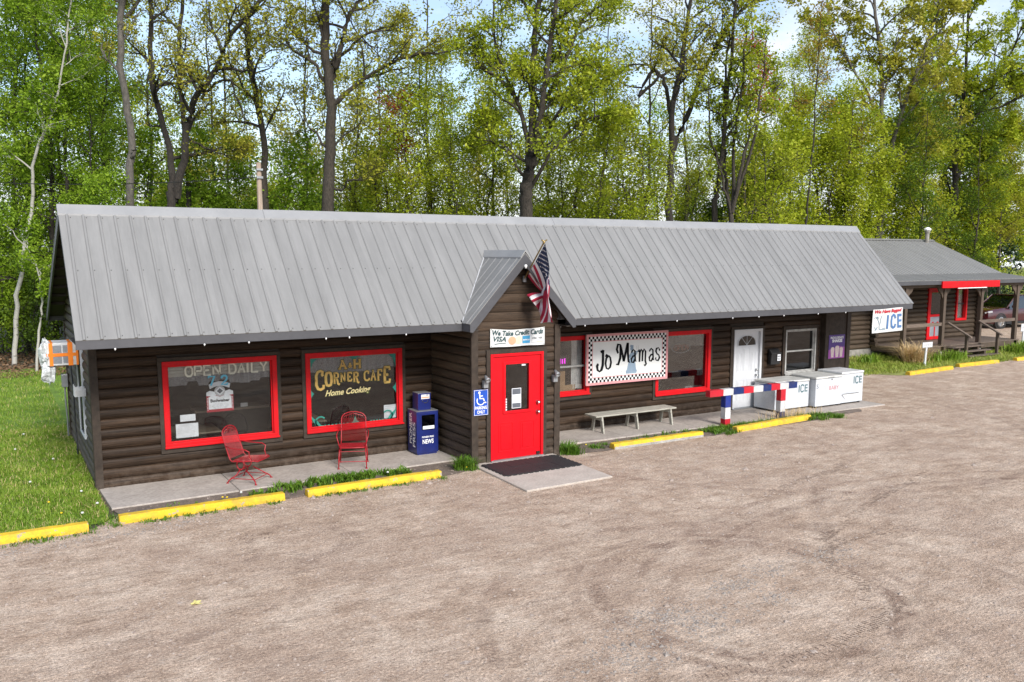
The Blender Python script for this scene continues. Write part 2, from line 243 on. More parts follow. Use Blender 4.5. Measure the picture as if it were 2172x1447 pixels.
def ground_mat():
    m, t, p, o = _new('gravel'); L = t.links.new
    g = nd(t, 'NewGeometry'); P = g.outputs['Position']
    def noise(sc, de=4, ro=.6, vec=P):
        n = nd(t, 'TexNoise', Scale=sc, Detail=de, Roughness=ro); L(vec, n.inputs['Vector']); return n.outputs['Fac']
    def ramp(f, stops):
        r = nd(t, 'ValToRGB'); e = r.color_ramp.elements
        while len(e) < len(stops): e.new(.5)
        for i, (q, c) in enumerate(stops): e[i].position = q; e[i].color = col4(c)
        L(f, r.inputs['Fac']); return r.outputs['Color']
    def mix(f, a, b, mode='MIX'):
        x = nd(t, 'MixRGB', blend_type=mode)
        for s, q in ((x.inputs[0], f), (x.inputs[1], a), (x.inputs[2], b)):
            if hasattr(q, 'links'): L(q, s)
            else: s.default_value = q
        return x.outputs[0]
    ms = nd(t, 'Mapping', Scale=(.55, 1.35, 1), Rotation=(0, 0, R(-10))); L(P, ms.inputs['Vector'])
    big = ramp(noise(1.3, 10, .78), [(.30, (0.30, 0.212, 0.155)), (.47, (0.425, 0.324, 0.250)), (.64, (0.55, 0.448, 0.362))])
    streak = ramp(noise(3.2, 10, .80, ms.outputs[0]), [(.33, (0.60, 0.56, 0.53)), (.46, (.93, .92, .91)), (.64, (1.17, 1.17, 1.17))])
    c = mix(1.0, big, streak, 'MULTIPLY')
    red = ramp(noise(.5, 3, .6), [(.45, (0, 0, 0)), (.70, (.55, .55, .55))]); c = mix(red, c, (0.335, 0.245, 0.19, 1))
    blue = ramp(noise(.55, 6, .85), [(.63, (0, 0, 0)), (.72, (.8, .8, .8))]); c = mix(blue, c, (0.27, 0.225, 0.195, 1))
    damp = ramp(noise(.9, 7, .75, ms.outputs[0]), [(.60, (0, 0, 0)), (.74, (.6, .6, .6))]); c = mix(damp, c, (0.19, 0.128, 0.097, 1))
    dn = noise(2.6, 5, .7)
    for (cx, cy, rad, wd, am) in ((6.15, -8.75, 1.75, .16, .55), (6.15, -8.75, 2.05, .10, .4), (6.0, -9.6, 3.4, .13, .4), (10.5, -15.0, 8.4, .12, .45), (10.5, -15.0, 8.9, .10, .4), (2.1, -4.3, .75, .22, .35), (4.0, -14.0, 8.2, .14, .3), (14, -1.0, 6.4, .16, .4), (16, -14, 9.5, .15, .35)):
        sb = nd(t, 'VectorMath', operation='DISTANCE'); L(P, sb.inputs[0]); sb.inputs[1].default_value = (cx, cy, 0); q = nd(t, 'Math', operation='SUBTRACT'); L(sb.outputs['Value'], q.inputs[0]); q.inputs[1].default_value = rad
        q2 = nd(t, 'Math', operation='ABSOLUTE'); L(q.outputs[0], q2.inputs[0]); mr = nd(t, 'MapRange'); mr.inputs['From Min'].default_value = wd; mr.inputs['From Max'].default_value = wd*.45; mr.inputs['To Max'].default_value = am*1.4; L(q2.outputs[0], mr.inputs['Value'])
        dm_ = nd(t, 'MapRange'); dm_.inputs['From Min'].default_value = .44; dm_.inputs['From Max'].default_value = .60; L(dn, dm_.inputs['Value']); mm = nd(t, 'Math', operation='MULTIPLY'); L(mr.outputs[0], mm.inputs[0]); L(dm_.outputs[0], mm.inputs[1]); c = mix(mm.outputs[0], c, (0.20, 0.132, 0.098, 1))
    c = mix(.6, c, ramp(noise(8, 6, .8), [(.32, (.62, .58, .55)), (.48, (.97, .96, .96)), (.64, (1.22, 1.22, 1.21))]), 'MULTIPLY')
    spk = ramp(noise(30, 4, .75), [(.30, (.34, .31, .29)), (.44, (.88, .87, .86)), (.56, (1.08, 1.08, 1.08)), (.70, (1.55, 1.53, 1.5))]); c = mix(.95, c, spk, 'MULTIPLY')
    spk2 = ramp(noise(85, 2, .6), [(.32, (.45, .45, .45)), (.5, (1, 1, 1)), (.7, (1.45, 1.45, 1.45))]); c = mix(.8, c, spk2, 'MULTIPLY')
    L(c, p.inputs['Base Color']); p.inputs['Roughness'].default_value = .95; p.inputs['Specular IOR Level'].default_value = .15
    h1 = nd(t, 'Math', operation='MULTIPLY_ADD'); L(noise(26, 4, .7), h1.inputs[0]); h1.inputs[1].default_value = .5; L(noise(2.2, 8, .7, ms.outputs[0]), h1.inputs[2])
    b = nd(t, 'Bump', Strength=.9, Distance=.05); L(h1.outputs[0], b.inputs['Height']); L(b.outputs[0], p.inputs['Normal'])
ground_mat()
mat('earth', (0.10, 0.075, 0.05), (0.05, 0.055, 0.025), rough=.95, scale=.8, bump=.8, bscale=9, fine=.3, bdist=.05, world=True)
mat('turf', (0.13, 0.23, 0.02), (0.085, 0.15, 0.014), rough=.95, scale=1.2, bump=.8, bscale=25, fine=.3, bdist=.03, world=True)
mat('meadow', (0.24, 0.25, 0.06), (0.15, 0.19, 0.03), rough=.95, scale=.5, bump=.8, bscale=9, fine=.3, bdist=.04, world=True)
mat('pebble', (0.46, 0.38, 0.32), (0.20, 0.15, 0.125), rough=.9, scale=30, lo=.3, hi=.7, world=True)
mat('pebble_blue', (0.40, 0.35, 0.31), (0.12, 0.10, 0.085), rough=.85, scale=35, lo=.3, hi=.7, world=True)
mat('tread', (0.21, 0.145, 0.108), (0.16, 0.11, 0.083), rough=.95, scale=9, bump=.9, bscale=60, fine=.3, bdist=.02, world=True)

# ------------------------------------------------------------------ mesh helpers
def link(o, parent=None):
    C.objects.link(o)
    if parent is not None: o.parent = parent
    return o
def tag(o, label=None, cat=None, group=None, kind=None):
    if label: o['label'] = label
    if cat: o['category'] = cat
    if group: o['group'] = group
    if kind: o['kind'] = kind
    return o
def thing(name, label, cat, loc=(0, 0, 0), rz=0, group=None):
    o = bpy.data.objects.new(name, None); o.location = loc; o.rotation_euler = (0, 0, rz); o.empty_display_size = .1
    link(o); return tag(o, label, cat, group)
class MB:
    def __init__(s): s.v = []; s.f = []; s.m = []; s.cur = 0; s.X = None
    def add(s, vs, fs):
        n = len(s.v)
        if s.X is not None: vs = [tuple(s.X @ Vector(q)) for q in vs]
        s.v += [tuple(q) for q in vs]; s.f += [tuple(n+i for i in f) for f in fs]; s.m += [s.cur]*len(fs); return s
    def box(s, x0, x1, y0, y1, z0, z1):
        return s.add([(x0, y0, z0), (x1, y0, z0), (x1, y1, z0), (x0, y1, z0), (x0, y0, z1), (x1, y0, z1), (x1, y1, z1), (x0, y1, z1)],
                     [(3, 2, 1, 0), (4, 5, 6, 7), (0, 1, 5, 4), (1, 2, 6, 5), (2, 3, 7, 6), (3, 0, 4, 7)])
    def prism(s, pts, d):
        """closed polygon of 3D points extruded by vector d"""
        n = len(pts); d = Vector(d); a = [Vector(p) for p in pts]
        return s.add(a+[p+d for p in a], [tuple(range(n-1, -1, -1)), tuple(range(n, 2*n))]+[(i, (i+1) % n, n+(i+1) % n, n+i) for i in range(n)])
    def tube(s, path, r, n=8, cap=True):
        P = [Vector(p) for p in path]; k = len(P); rs = [r]*k if not hasattr(r, '__len__') else r
        t0 = (P[1]-P[0]).normalized(); a = t0.orthogonal().normalized(); vs = []; fs = []
        for i in range(k):
            t = (P[min(i+1, k-1)]-P[max(i-1, 0)]).normalized(); a = (a-t*a.dot(t))
            a = a.normalized() if a.length > 1e-6 else t.orthogonal().normalized(); b = t.cross(a)
            for j in range(n):
                an = 2*math.pi*j/n; vs.append(P[i]+(a*math.cos(an)+b*math.sin(an))*rs[i])
        for i in range(k-1):
            for j in range(n): fs.append((i*n+j, i*n+(j+1) % n, (i+1)*n+(j+1) % n, (i+1)*n+j))
        if cap: fs += [tuple(range(n-1, -1, -1)), tuple((k-1)*n+j for j in range(n))]
        return s.add(vs, fs)
    def lathe(s, prof, n=16, axis='Z', at=(0, 0, 0)):
        vs = []; fs = []; k = len(prof)
        for r, h in prof:
            for j in range(n):
                a = 2*math.pi*j/n; x, y = r*math.cos(a), r*math.sin(a)
                q = (x, y, h) if axis == 'Z' else ((x, h, y) if axis == 'Y' else (h, x, y)); vs.append((q[0]+at[0], q[1]+at[1], q[2]+at[2]))
        for i in range(k-1):
            for j in range(n): fs.append((i*n+j, i*n+(j+1) % n, (i+1)*n+(j+1) % n, (i+1)*n+j))
        fs += [tuple(range(n-1, -1, -1)), tuple((k-1)*n+j for j in range(n))]
        return s.add(vs, fs)
    def grid(s, fn, nu, nv):
        vs = [fn(i/nu, j/nv) for j in range(nv+1) for i in range(nu+1)]
        return s.add(vs, [(j*(nu+1)+i, j*(nu+1)+i+1, (j+1)*(nu+1)+i+1, (j+1)*(nu+1)+i) for j in range(nv) for i in range(nu)])
    def mesh(s, name, mats):
        me = bpy.data.meshes.new(name); me.from_pydata(s.v, [], s.f)
        for q in (mats if isinstance(mats, (list, tuple)) else [mats]): me.materials.append(M[q])
        if any(s.m): me.polygons.foreach_set('material_index', s.m)
        bm = bmesh.new(); bm.from_mesh(me); bmesh.ops.recalc_face_normals(bm, faces=bm.faces); bm.to_mesh(me); bm.free()
        return me
    def build(s, name, mats, parent=None, smooth=False, bevel=0, nofix=False):
        if nofix:
            me = bpy.data.meshes.new(name); me.from_pydata(s.v, [], s.f)
            for q in (mats if isinstance(mats, (list, tuple)) else [mats]): me.materials.append(M[q])
            if any(s.m): me.polygons.foreach_set('material_index', s.m)
        else: me = s.mesh(name, mats)
        o = link(bpy.data.objects.new(name, me), parent)
        if smooth:
            me.polygons.foreach_set('use_smooth', [True]*len(me.polygons))
        if bevel:
            b = o.modifiers.new('bevel', 'BEVEL'); b.width = bevel; b.segments = 2; b.limit_method = 'ANGLE'
        return o
def B(name, mt, parent, *a, bevel=0):
    return MB().box(*a).build(name, mt, parent, bevel=bevel)
def np_mesh(name, V, F, mt, parent=None, smooth=False):
    """V (N,3); F (M,k) equal-sided faces"""
    me = bpy.data.meshes.new(name); V = np.ascontiguousarray(V, np.float32); F = np.ascontiguousarray(F, np.int32); k = F.shape[1]
    me.vertices.add(len(V)); me.vertices.foreach_set('co', V.ravel()); me.loops.add(F.size); me.loops.foreach_set('vertex_index', F.ravel())
    me.polygons.add(len(F)); me.polygons.foreach_set('loop_start', np.arange(len(F), dtype=np.int32)*k)
    try: me.polygons.foreach_set('loop_total', np.full(len(F), k, np.int32))
    except Exception: pass
    if smooth: me.polygons.foreach_set('use_smooth', np.ones(len(F), bool))
    me.materials.append(M[mt]); me.update(calc_edges=True)
    return link(bpy.data.objects.new(name, me), parent)
def copy_tree(o, parent=None):
    c = o.copy(); link(c, parent)
    for ch in o.children: copy_tree(ch, c)
    return c
# ---- lettering: flat print, as thin meshes
_tc = {}
def text_verts(txt, bold=0.0, shear=0.0):
    key = (txt, bold, shear)
    if key not in _tc:
        cu = bpy.data.curves.new('t', 'FONT'); cu.body = txt; cu.offset = bold; cu.shear = shear; cu.resolution_u = 3
        o = bpy.data.objects.new('t', cu); C.objects.link(o); dg = bpy.context.evaluated_depsgraph_get()
        me = bpy.data.meshes.new_from_object(o.evaluated_get(dg)); V = np.array([v.co[:2] for v in me.vertices]); F = [tuple(p.vertices) for p in me.polygons]
        bpy.data.objects.remove(o); bpy.data.meshes.remove(me); bpy.data.curves.remove(cu)
        V = V-V.min(0); _tc[key] = (V, F)
    return _tc[key]
def text(mb, txt, x, y, wd, h, to3, bold=.01, shear=0, warp=None):
    V, F = text_verts(txt, bold, shear); s = V.max(0); pts = []
    for a, b in V:
        q = (x+a/s[0]*wd, y+b/s[1]*h)
        if warp: q = warp(*q)
        pts.append(to3(*q))
    mb.add(pts, F)
def front(ox, oy, oz):   # sign plane facing -Y
    return lambda a, b: (ox+a, oy, oz+b)
def stroke(mb, pts, wf, to3, seg=1):
    """ribbon along 2D points; wf = width or function(direction angle)"""
    n = len(pts); vs = []
    for i in range(n):
        a = pts[max(i-1, 0)]; b = pts[min(i+1, n-1)]; dx, dy = b[0]-a[0], b[1]-a[1]; l = math.hypot(dx, dy) or 1; an = math.atan2(dy, dx)
        wd = (wf(an) if callable(wf) else wf)/2; nx, ny = -dy/l*wd, dx/l*wd
        vs += [to3(pts[i][0]+nx, pts[i][1]+ny), to3(pts[i][0]-nx, pts[i][1]-ny)]
    mb.add(vs, [(2*i, 2*i+1, 2*i+3, 2*i+2) for i in range(n-1)])
def arc(cx, cy, rx, ry, a0, a1, n=12): return [(cx+rx*math.cos(R(a0+(a1-a0)*i/n)), cy+ry*math.sin(R(a0+(a1-a0)*i/n))) for i in range(n+1)]
def disc(mb, cx, cy, r, to3, n=14, ry=None): mb.add([to3(*q) for q in arc(cx, cy, r, ry or r, 0, 360-360/n, n-1)], [tuple(range(n))])
def quad(mb, x0, x1, y0, y1, to3): mb.add([to3(x0, y0), to3(x1, y0), to3(x1, y1), to3(x0, y1)], [(0, 1, 2, 3)])
rng = np.random.default_rng(7); random.seed(5)

# ------------------------------------------------------------------ ground
def sheet(name, pts, z, mt, kind='structure', label=None, jag=0.0, step=.35, sd=1):
    r = np.random.default_rng(sd); P = []
    for i in range(len(pts)):
        a = np.array(pts[i]); b = np.array(pts[(i+1) % len(pts)]); L = np.linalg.norm(b-a); P.append(a)
        if jag and L < 60:
            k = int(L/step); nrm = np.array([-(b-a)[1], (b-a)[0]])/max(L, 1e-6); off = 0
            for j in range(1, k):
                off = .6*off+r.normal()*jag; P.append(a+(b-a)*j/k+nrm*off)
    mb = MB(); mb.add([(p[0], p[1], z) for p in P], [tuple(range(len(P)))])
    o = mb.build(name, mt); o['kind'] = kind
    return o
g = MB(); g.add([(-1500, -1500, -.012), (1500, -1500, -.012), (1500, 1500, -.012), (-1500, 1500, -.012)], [(0, 1, 2, 3)]).build('ground', 'earth')['kind'] = 'structure'
sheet('gravel_lot', [(-40, -80), (110, -80), (110, 16), (38.5, 14.5), (37.4, 8.5), (36.8, 4.2), (34.6, 2.9), (31, 2.45), (27.6, 2.25), (24.6, 1.95), (23.7, 2.9), (19.6, 3.4), (19.0, .2), (18.6, -.4), (8.3, -.4), (8.2, -1.9), (6.3, -1.75), (.2, -1.6), (-.25, -2.2), (-12, -2.5), (-40, -3)], 0, 'gravel', jag=.05)
sheet('lawn', [(-40, -3.05), (-12, -2.4), (-1.4, -2.28), (-.2, -2.0), (.02, -1.5), (.05, -1.2), (.1, .15), (.1, 7), (3, 18.5), (-40, 20)], .006, 'turf', jag=.05, sd=3)
sheet('soil_strip', [(.1, -1.05), (6.25, -1.05), (6.25, -2.0), (5.4, -2.13), (2.8, -2.12), (.2, -2.12)], .005, 'soil', jag=.035, step=.2, sd=4)
sheet('soil_strip', [(8.25, -1.2), (18.2, -1.2), (17.6, -1.75), (16.1, -1.85), (12.4, -2.0), (9.3, -2.0), (8.3, -1.9)], .005, 'soil', jag=.035, step=.2, sd=5)
sheet('meadow', [(19.6, 3.3), (23.7, 2.8), (24.6, 1.85), (27.6, 2.15), (31, 2.35), (34.6, 2.8), (36.9, 4.2), (37.5, 8.5), (38, 14.4), (40, 45), (19, 30)], .006, 'meadow', jag=.08, sd=6)
# the bank beyond the cabin, with a road on top of it
def bank():
    e = np.array([.874, .486]); n = np.array([-.486, .874]); mb = MB(); c0 = np.array([-1.35, -15.8])
    ds = [66, 70, 75, 80, 86, 92, 98, 110, 140, 260]; zs = [-.3, .15, .55, 1.0, 1.45, 1.8, 1.98, 2.0, 2.0, 2.1]; ws = np.linspace(-90, 45, 46); r = np.random.default_rng(2)
    V = []
    for d, z in zip(ds, zs):
        for q in ws:
            p = c0+e*d+n*q; V.append((p[0], p[1], z+(r.normal()*.07 if 0 < z < 1.9 else 0)))
    k = len(ws); mb.add(V, [(j*k+i, j*k+i+1, (j+1)*k+i+1, (j+1)*k+i) for j in range(len(ds)-1) for i in range(k-1)])
    mb.build('bank', 'meadow', smooth=True)['kind'] = 'structure'
bank()
# concrete walks and the slab before the door
def slab(name, pts, z, mt, joints=()):
    mb = MB(); mb.prism([(x, y, -.05) for x, y in pts], (0, 0, z+.05)); o = mb.build(name, mt, bevel=.012); o['kind'] = 'structure'; return o
for i, (a, b) in enumerate(((.03, 2.05), (2.06, 4.1), (4.11, 6.3))):
    slab('walk_slab', [(a, .2), (a+(.05 if i == 0 else 0), -1.33+.05*i), (b, -1.29+.05*i), (b, .2)], .03, 'concrete')
for i, (a, b) in enumerate(((8.2, 10.4), (10.41, 12.5), (12.51, 14.6), (14.61, 16.7), (16.71, 18.95))):
    slab('walk_slab', [(a, .2), (a, -1.12-.07*i), (b, -1.19-.07*i), (b, .2)], .03, 'concrete')
slab('doorstep_slab', [(6.28, -1.6), (6.2, -3.79), (8.04, -3.76), (8.12, -1.6)], .035, 'door_slab')

# ------------------------------------------------------------------ the diner
H = thing('diner_building', 'long dark brown log-sided cafe with grey ribbed metal roof and red door', 'building')
L_, VX0, VX1, VY = 19.114, 6.266, 8.2385, -1.739
EY, EZ, RY, RZ, BY, BZ = -1.72, 2.727, .170, 4.725, 5.50, 2.69
RX0, RX1 = -.312, 19.53
SF = (RZ-EZ)/(RY-EY); SB = (RZ-BZ)/(BY-RY)
CH = .1725
def zf(y): return EZ+(y-EY)*SF if y < RY else RZ-(y-RY)*SB
def core(mb, a0, a1, z0, z1, ops, put):
    xs = a0
    for (p, q, r, s) in sorted(ops):
        if p > xs: put(mb, xs, p, z0, z1)
        if r > z0: put(mb, p, q, z0, r)
        if s < z1: put(mb, p, q, s, z1)
        xs = q
    if xs < a1: put(mb, xs, a1, z0, z1)
def log_mesh(org, u, n, ends, z0, h, b, mt):
    """one half-round siding log; ends(z) -> (start, stop) along u"""
    prof = [(0, 0.004), (.10, .60), (.28, .90), (.5, 1.0), (.72, .90), (.90, .60), (1, .004)]
    org, u, n = Vector(org), Vector(u), Vector(n); vs = []
    for side in (0, 1):
        for t, d in prof:
            z = z0+t*h; a = ends(z)[side]; vs.append(org+u*a+n*(b*d)+Vector((0, 0, z)))
        for t in (1, 0):
            z = z0+t*h; a = ends(z)[side]; vs.append(org+u*a-n*.02+Vector((0, 0, z)))
    k = len(prof)+2; mb = MB()
    mb.add(vs, [tuple(range(k)), tuple(range(2*k-1, k-1, -1))]+[(i, (i+1) % k, k+(i+1) % k, k+i) for i in range(k)])
    return mb
def siding(parent, org, u, n, a0, a1, z1, cuts, mt, limit=None, b=.045, joints=3.2, z0=0.0, sd=0):
    r = random.Random(sd); k = 0
    while z0+k*CH < z1-.03:
        za = z0+k*CH; zb = min(za+CH, z1); segs = [(a0, a1)]
        for (p, q, lo, hi) in cuts:
            if zb > lo+.02 and za < hi-.02:
                ns = []
                for s in segs:
                    if q <= s[0] or p >= s[1]: ns.append(s); continue
                    if p > s[0]: ns.append((s[0], p))
                    if q < s[1]: ns.append((q, s[1]))
                segs = ns
        for s in segs:
            parts = [s]; l = s[1]-s[0]
            if l > joints*1.3:
                m = []; x = s[0]+r.uniform(.35, 1)*joints
                while x < s[1]-.6: m.append(x); x += r.uniform(.7, 1.15)*joints
                e = [s[0]]+m+[s[1]]; parts = [(e[i]+(.0015 if i else 0), e[i+1]) for i in range(len(e)-1)]
            for (p, q) in parts:
                if limit: f = lambda z, p=p, q=q: (max(p, min(limit(z)[0], q)), min(q, max(limit(z)[1], p)))
                else: f = lambda z, p=p, q=q: (p, q)
                e0, e1 = f(za), f(zb)
                if e0[1]-e0[0] < .02 and e1[1]-e1[0] < .02: continue
                log_mesh(org, u, n, f, za+.001, zb-za-.001, b*r.uniform(.92, 1.05), mt).build('log', mt, parent, smooth=False)
        k += 1
# -- front wall
WIN = dict(w1=(1.12, 3.11, .60, 2.13), w2=(3.65, 5.62, .60, 2.13), w3=(9.15, 10.24, .82, 2.17), w4=(12.2, 13.97, .60, 2.14))
FR = .085
ops = [(a+FR, b-FR, c+FR, d-FR) for a, b, c, d in WIN.values()]+[(14.80, 15.74, 0, 2.06), (16.70, 17.81, .87, 1.97)]
fw = MB(); core(fw, .04, L_, 0, 2.56, ops, lambda m, p, q, r, s: m.box(p, q, .045, .16, r, s)); fw = fw.build('wall', 'core', H)
cuts = [(a-.07, b+.07, c-.09, d+.07) for a, b, c, d in WIN.values()]+[(14.66, 15.88, -1, 2.16), (16.55, 17.96, .74, 2.09), (18.02, 19.2, -1, 2.6), (VX0+.02, VX1-.02, -1, 2.8)]
siding(fw, (0, .045, 0), (1, 0, 0), (0, -1, 0), .115, L_-.1, 2.545, cuts, 'log', sd=1)
# -- left gable wall
lw = MB()
prof = [(.05, 0), (5.20, 0), (5.20, zf(5.20)-.12), (RY, RZ-.13), (EY+.12, EZ-.06), (EY+.12, 2.60), (.05, 2.60)]
lw.prism([(.15, y, z) for y, z in prof], (-.105, 0, 0)); lw = lw.build('wall', 'core', H)
def lim_left(z):
    zz = z+.10
    return (EY+(zz-EZ)/SF if z > 2.58 else -9, 9 if zz < zf(5.2) else RY+(RZ-zz)/SB)
siding(lw, (.045, 0, 0), (0, 1, 0), (-1, 0, 0), -1.6, 5.17, 4.68, [(1.42, 2.38, .58, 2.42), (-3, .10, -1, 2.585)], 'log_side', limit=lim_left, sd=2)
bw = MB(); bw.box(.05, L_, 5.12, 5.20, 0, 2.7); bw.box(L_-.12, L_-.02, .16, 5.12, 0, 2.75)
bw.prism([(L_-.12, EY+.12, 2.61), (L_-.12, 5.12, 2.61), (L_-.12, RY, RZ-.13)], (.1, 0, 0)); bw.build('wall', 'core', H)
siding(H, (0, 5.20, 0), (1, 0, 0), (0, 1, 0), .1, L_, 2.6, [], 'log', joints=6, sd=3)
siding(H, (L_-.02, 0, 0), (0, 1, 0), (1, 0, 0), .12, 5.17, 2.6, [], 'log_side', joints=6, sd=4)
# -- corner boards
for (a, b, c, d) in ((-.012, .115, -.016, .05), (-.016, .05, .052, .125), (-.016, .05, 5.11, 5.25), (L_-.10, L_+.03, -.016, .05), (L_-.03, L_+.035, .052, .13)):
    B('corner_board', 'trim', H, a, b, c, d, 0, 2.55, bevel=.004)
# -- interior shell
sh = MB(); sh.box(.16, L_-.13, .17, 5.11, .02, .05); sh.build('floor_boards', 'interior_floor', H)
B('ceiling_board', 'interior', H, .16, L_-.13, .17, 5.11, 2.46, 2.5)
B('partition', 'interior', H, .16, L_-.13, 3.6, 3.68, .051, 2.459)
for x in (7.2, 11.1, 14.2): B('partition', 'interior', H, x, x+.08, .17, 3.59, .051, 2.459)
# -- windows
def window(x0, x1, z0, z1, mt='red', fr=FR, trim=.07, sill=True, depth=.075, mid=None, pane='pane', y=0, parent=H):
    f = MB()
    yo = y-.030
    f.box(x0, x1, yo, y+.05, z1-fr, z1); f.box(x0, x1, yo, y+.05, z0, z0+fr); f.box(x0, x0+fr, yo, y+.05, z0+fr, z1-fr); f.box(x1-fr, x1, yo, y+.05, z0+fr, z1-fr)
    i = fr+.001; s = .022     # inner stop
    f.box(x0+fr, x1-fr, y+.02, y+.06, z1-fr-s, z1-fr); f.box(x0+fr, x1-fr, y+.02, y+.06, z0+fr, z0+fr+s); f.box(x0+fr, x0+fr+s, y+.02, y+.06, z0+fr+s, z1-fr-s); f.box(x1-fr-s, x1-fr, y+.02, y+.06, z0+fr+s, z1-fr-s)
    wn = f.build('window', mt, parent, bevel=.005)
    p = MB(); p.box(x0+fr+.005, x1-fr-.005, y+.062, y+.066, z0+fr+.005, z1-fr-.005); p.build('pane', pane, wn)
    if mid: B('meeting_rail', 'gray_frame', wn, x0+fr, x1-fr, y+.03, y+.075, mid-.02, mid+.02, bevel=.003)
    if trim:
        t = trim; a = y-.018; b = y+.045
        for q in ((x0-t, x1+t, z1+.001, z1+t), (x0-t, x1+t, z0-t-.02, z0-.001), (x0-t, x0-.001, z0, z1), (x1+.001, x1+t, z0, z1)):
            B('trim', 'trim', wn, q[0], q[1], a, b, q[2], q[3], bevel=.004)
    if sill: B('sill', mt, wn, x0-.01, x1+.01, yo-.035, yo-.001, z0, z0+.035, bevel=.006)
    return wn
W1 = window(*WIN['w1']); W2 = window(*WIN['w2']); W3 = window(*WIN['w3'], mid=1.48); W4 = window(*WIN['w4'])
W5 = window(16.66, 17.85, .83, 2.01, mt='gray_frame', fr=.045, trim=.09, sill=False, mid=1.42, pane='pane_dark')
B('screen', 'gray_frame', W5, 16.66, 17.85, -.05, -.031, .80, .829)
# white frame pieces round that window
# -- white door
dr = MB(); dr.box(14.77, 14.83, -.035, .16, 0.03, 2.09); dr.box(15.70, 15.77, -.035, .16, 0.03, 2.09); dr.box(14.83, 15.70, -.035, .16, 2.02, 2.09); dr = dr.build('door', 'white', H, bevel=.005)
lf = MB(); lf.box(14.832, 15.698, .03, .07, .06, 2.018)
lf.build('door_leaf', 'white', dr, bevel=.003)
def panel(parent, x0, x1, z0, z1, y, mt, w=.018):
    p = MB(); p.box(x0, x1, y-.006, y, z0, z0+w); p.box(x0, x1, y-.006, y, z1-w, z1); p.box(x0, x0+w, y-.006, y, z0+w, z1-w); p.box(x1-w, x1, y-.006, y, z0+w, z1-w)
    p.box(x0+w+.03, x1-w-.03, y-.008, y, z0+w+.03, z1-w-.03); p.build('door_panel', mt, parent, bevel=.004)
for (a, b, c, d) in ((14.93, 15.10, .98, 1.50), (15.14, 15.39, .98, 1.62), (15.43, 15.60, .98, 1.50), (14.93, 15.22, .20, .78), (15.31, 15.60, .20, .78)): panel(dr, a, b, c, d, .03, 'white', .014)
fl = MB(); pts = [(14.95, 1.66), (15.58, 1.66)]+[(15.265+.315*math.cos(R(a)), 1.74+.19*math.sin(R(a))) for a in range(0, 181, 15)]
fl.prism([(x, .024, z) for x, z in pts], (0, .005, 0)); fl.build('fanlight', 'pane_dark', dr)
fr_ = MB()
pth = [(x, .022, z) for x, z in pts]; fr_.tube(pth+[pth[0]], .014, 6)
for a in (50, 90, 130): fr_.tube([(15.265, .022, 1.68), (15.265+.30*math.cos(R(a)), .022, 1.74+.18*math.sin(R(a)))], .005, 4)
fr_.build('fanlight_frame', 'white', dr)
for z in (.98, 1.12): MB().lathe([(.0, .03), (.028, .03), (.028, -.0), (.012, -.01), (.03, -.035), (.022, -.06), (0, -.062)], 12, 'Y', (15.62, .0, z-.1)).build('handle', 'chrome', dr, smooth=True)
B('threshold', 'gray_metal', dr, 14.77, 15.77, -.06, .1, .031, .055)
for q in ((14.67, 14.768, 0.03, 2.16), (15.772, 15.87, 0.03, 2.16), (14.768, 15.772, 2.092, 2.16)): B('trim', 'trim', dr, q[0], q[1], -.018, .045, q[2], q[3], bevel=.004)
# -- plywood closet front at the right end
cl = MB(); cl.box(18.10, 19.10, -.10, .045, .03, 2.45); cl = cl.build('closet_panel', 'trim', H, bevel=.004)
B('closet_post', 'trim', H, 18.98, 19.13, -.13, -.101, .03, 2.45, bevel=.004); B('batten', 'trim', H, 18.10, 18.16, -.125, -.101, .03, 2.45, bevel=.004)
# -- vestibule
vb = MB(); core(vb, VX0+.05, VX1-.05, 0, 2.64, [(6.69, 7.82, 0, 2.08)], lambda m, p, q, r, s: m.box(p, q, VY+.045, VY+.14, r, s))
AX = (VX0+VX1)/2; VZ, VEZ = 4.014, 2.741; VE0, VE1 = VX0-.185, VX1+.185; SV = (VZ-VEZ)/(AX-VE0)
vb.prism([(VX0+.05, VY+.045, 2.64), (VX1-.05, VY+.045, 2.64), (VX1-.05, VY+.045, 2.75), (AX, VY+.045, VZ-.14), (VX0+.05, VY+.045, 2.75)], (0, .09, 0))
vb.box(VX0+.045, VX0+.14, VY+.14, .044, 0, 2.72); vb.box(VX1-.14, VX1-.045, VY+.14, .044, 0, 2.72); vb = vb.build('wall', 'core', H)
def lim_v(z):
    zz = z+.13
    return (-9, 99) if zz < VEZ+.1 else (VE0+(zz-VEZ)/SV, VE1-(zz-VEZ)/SV)
siding(vb, (0, VY+.045, 0), (1, 0, 0), (0, -1, 0), VX0+.13, VX1-.12, 2.2, [(6.57, 7.94, -1, 2.2)], 'gable_board', b=.04, sd=11)
siding(vb, (0, VY+.045, 0), (1, 0, 0), (0, -1, 0), VX0+.02, VX1-.02, 3.86, [], 'gable_board', limit=lim_v, b=.02, z0=2.2, joints=1.7, sd=12)
siding(vb, (VX0+.045, 0, 0), (0, 1, 0), (-1, 0, 0), VY+.06, 0, 2.70, [], 'log_side', sd=13)
siding(vb, (VX1-.045, 0, 0), (0, 1, 0), (1, 0, 0), VY+.06, 0, 2.70, [], 'log_side', sd=14)
for (a, b) in ((VX0-.012, VX0+.13), (VX1-.12, VX1+.012)): B('corner_board', 'trim', H, a, b, VY-.016, VY+.05, 0, 2.62, bevel=.004)
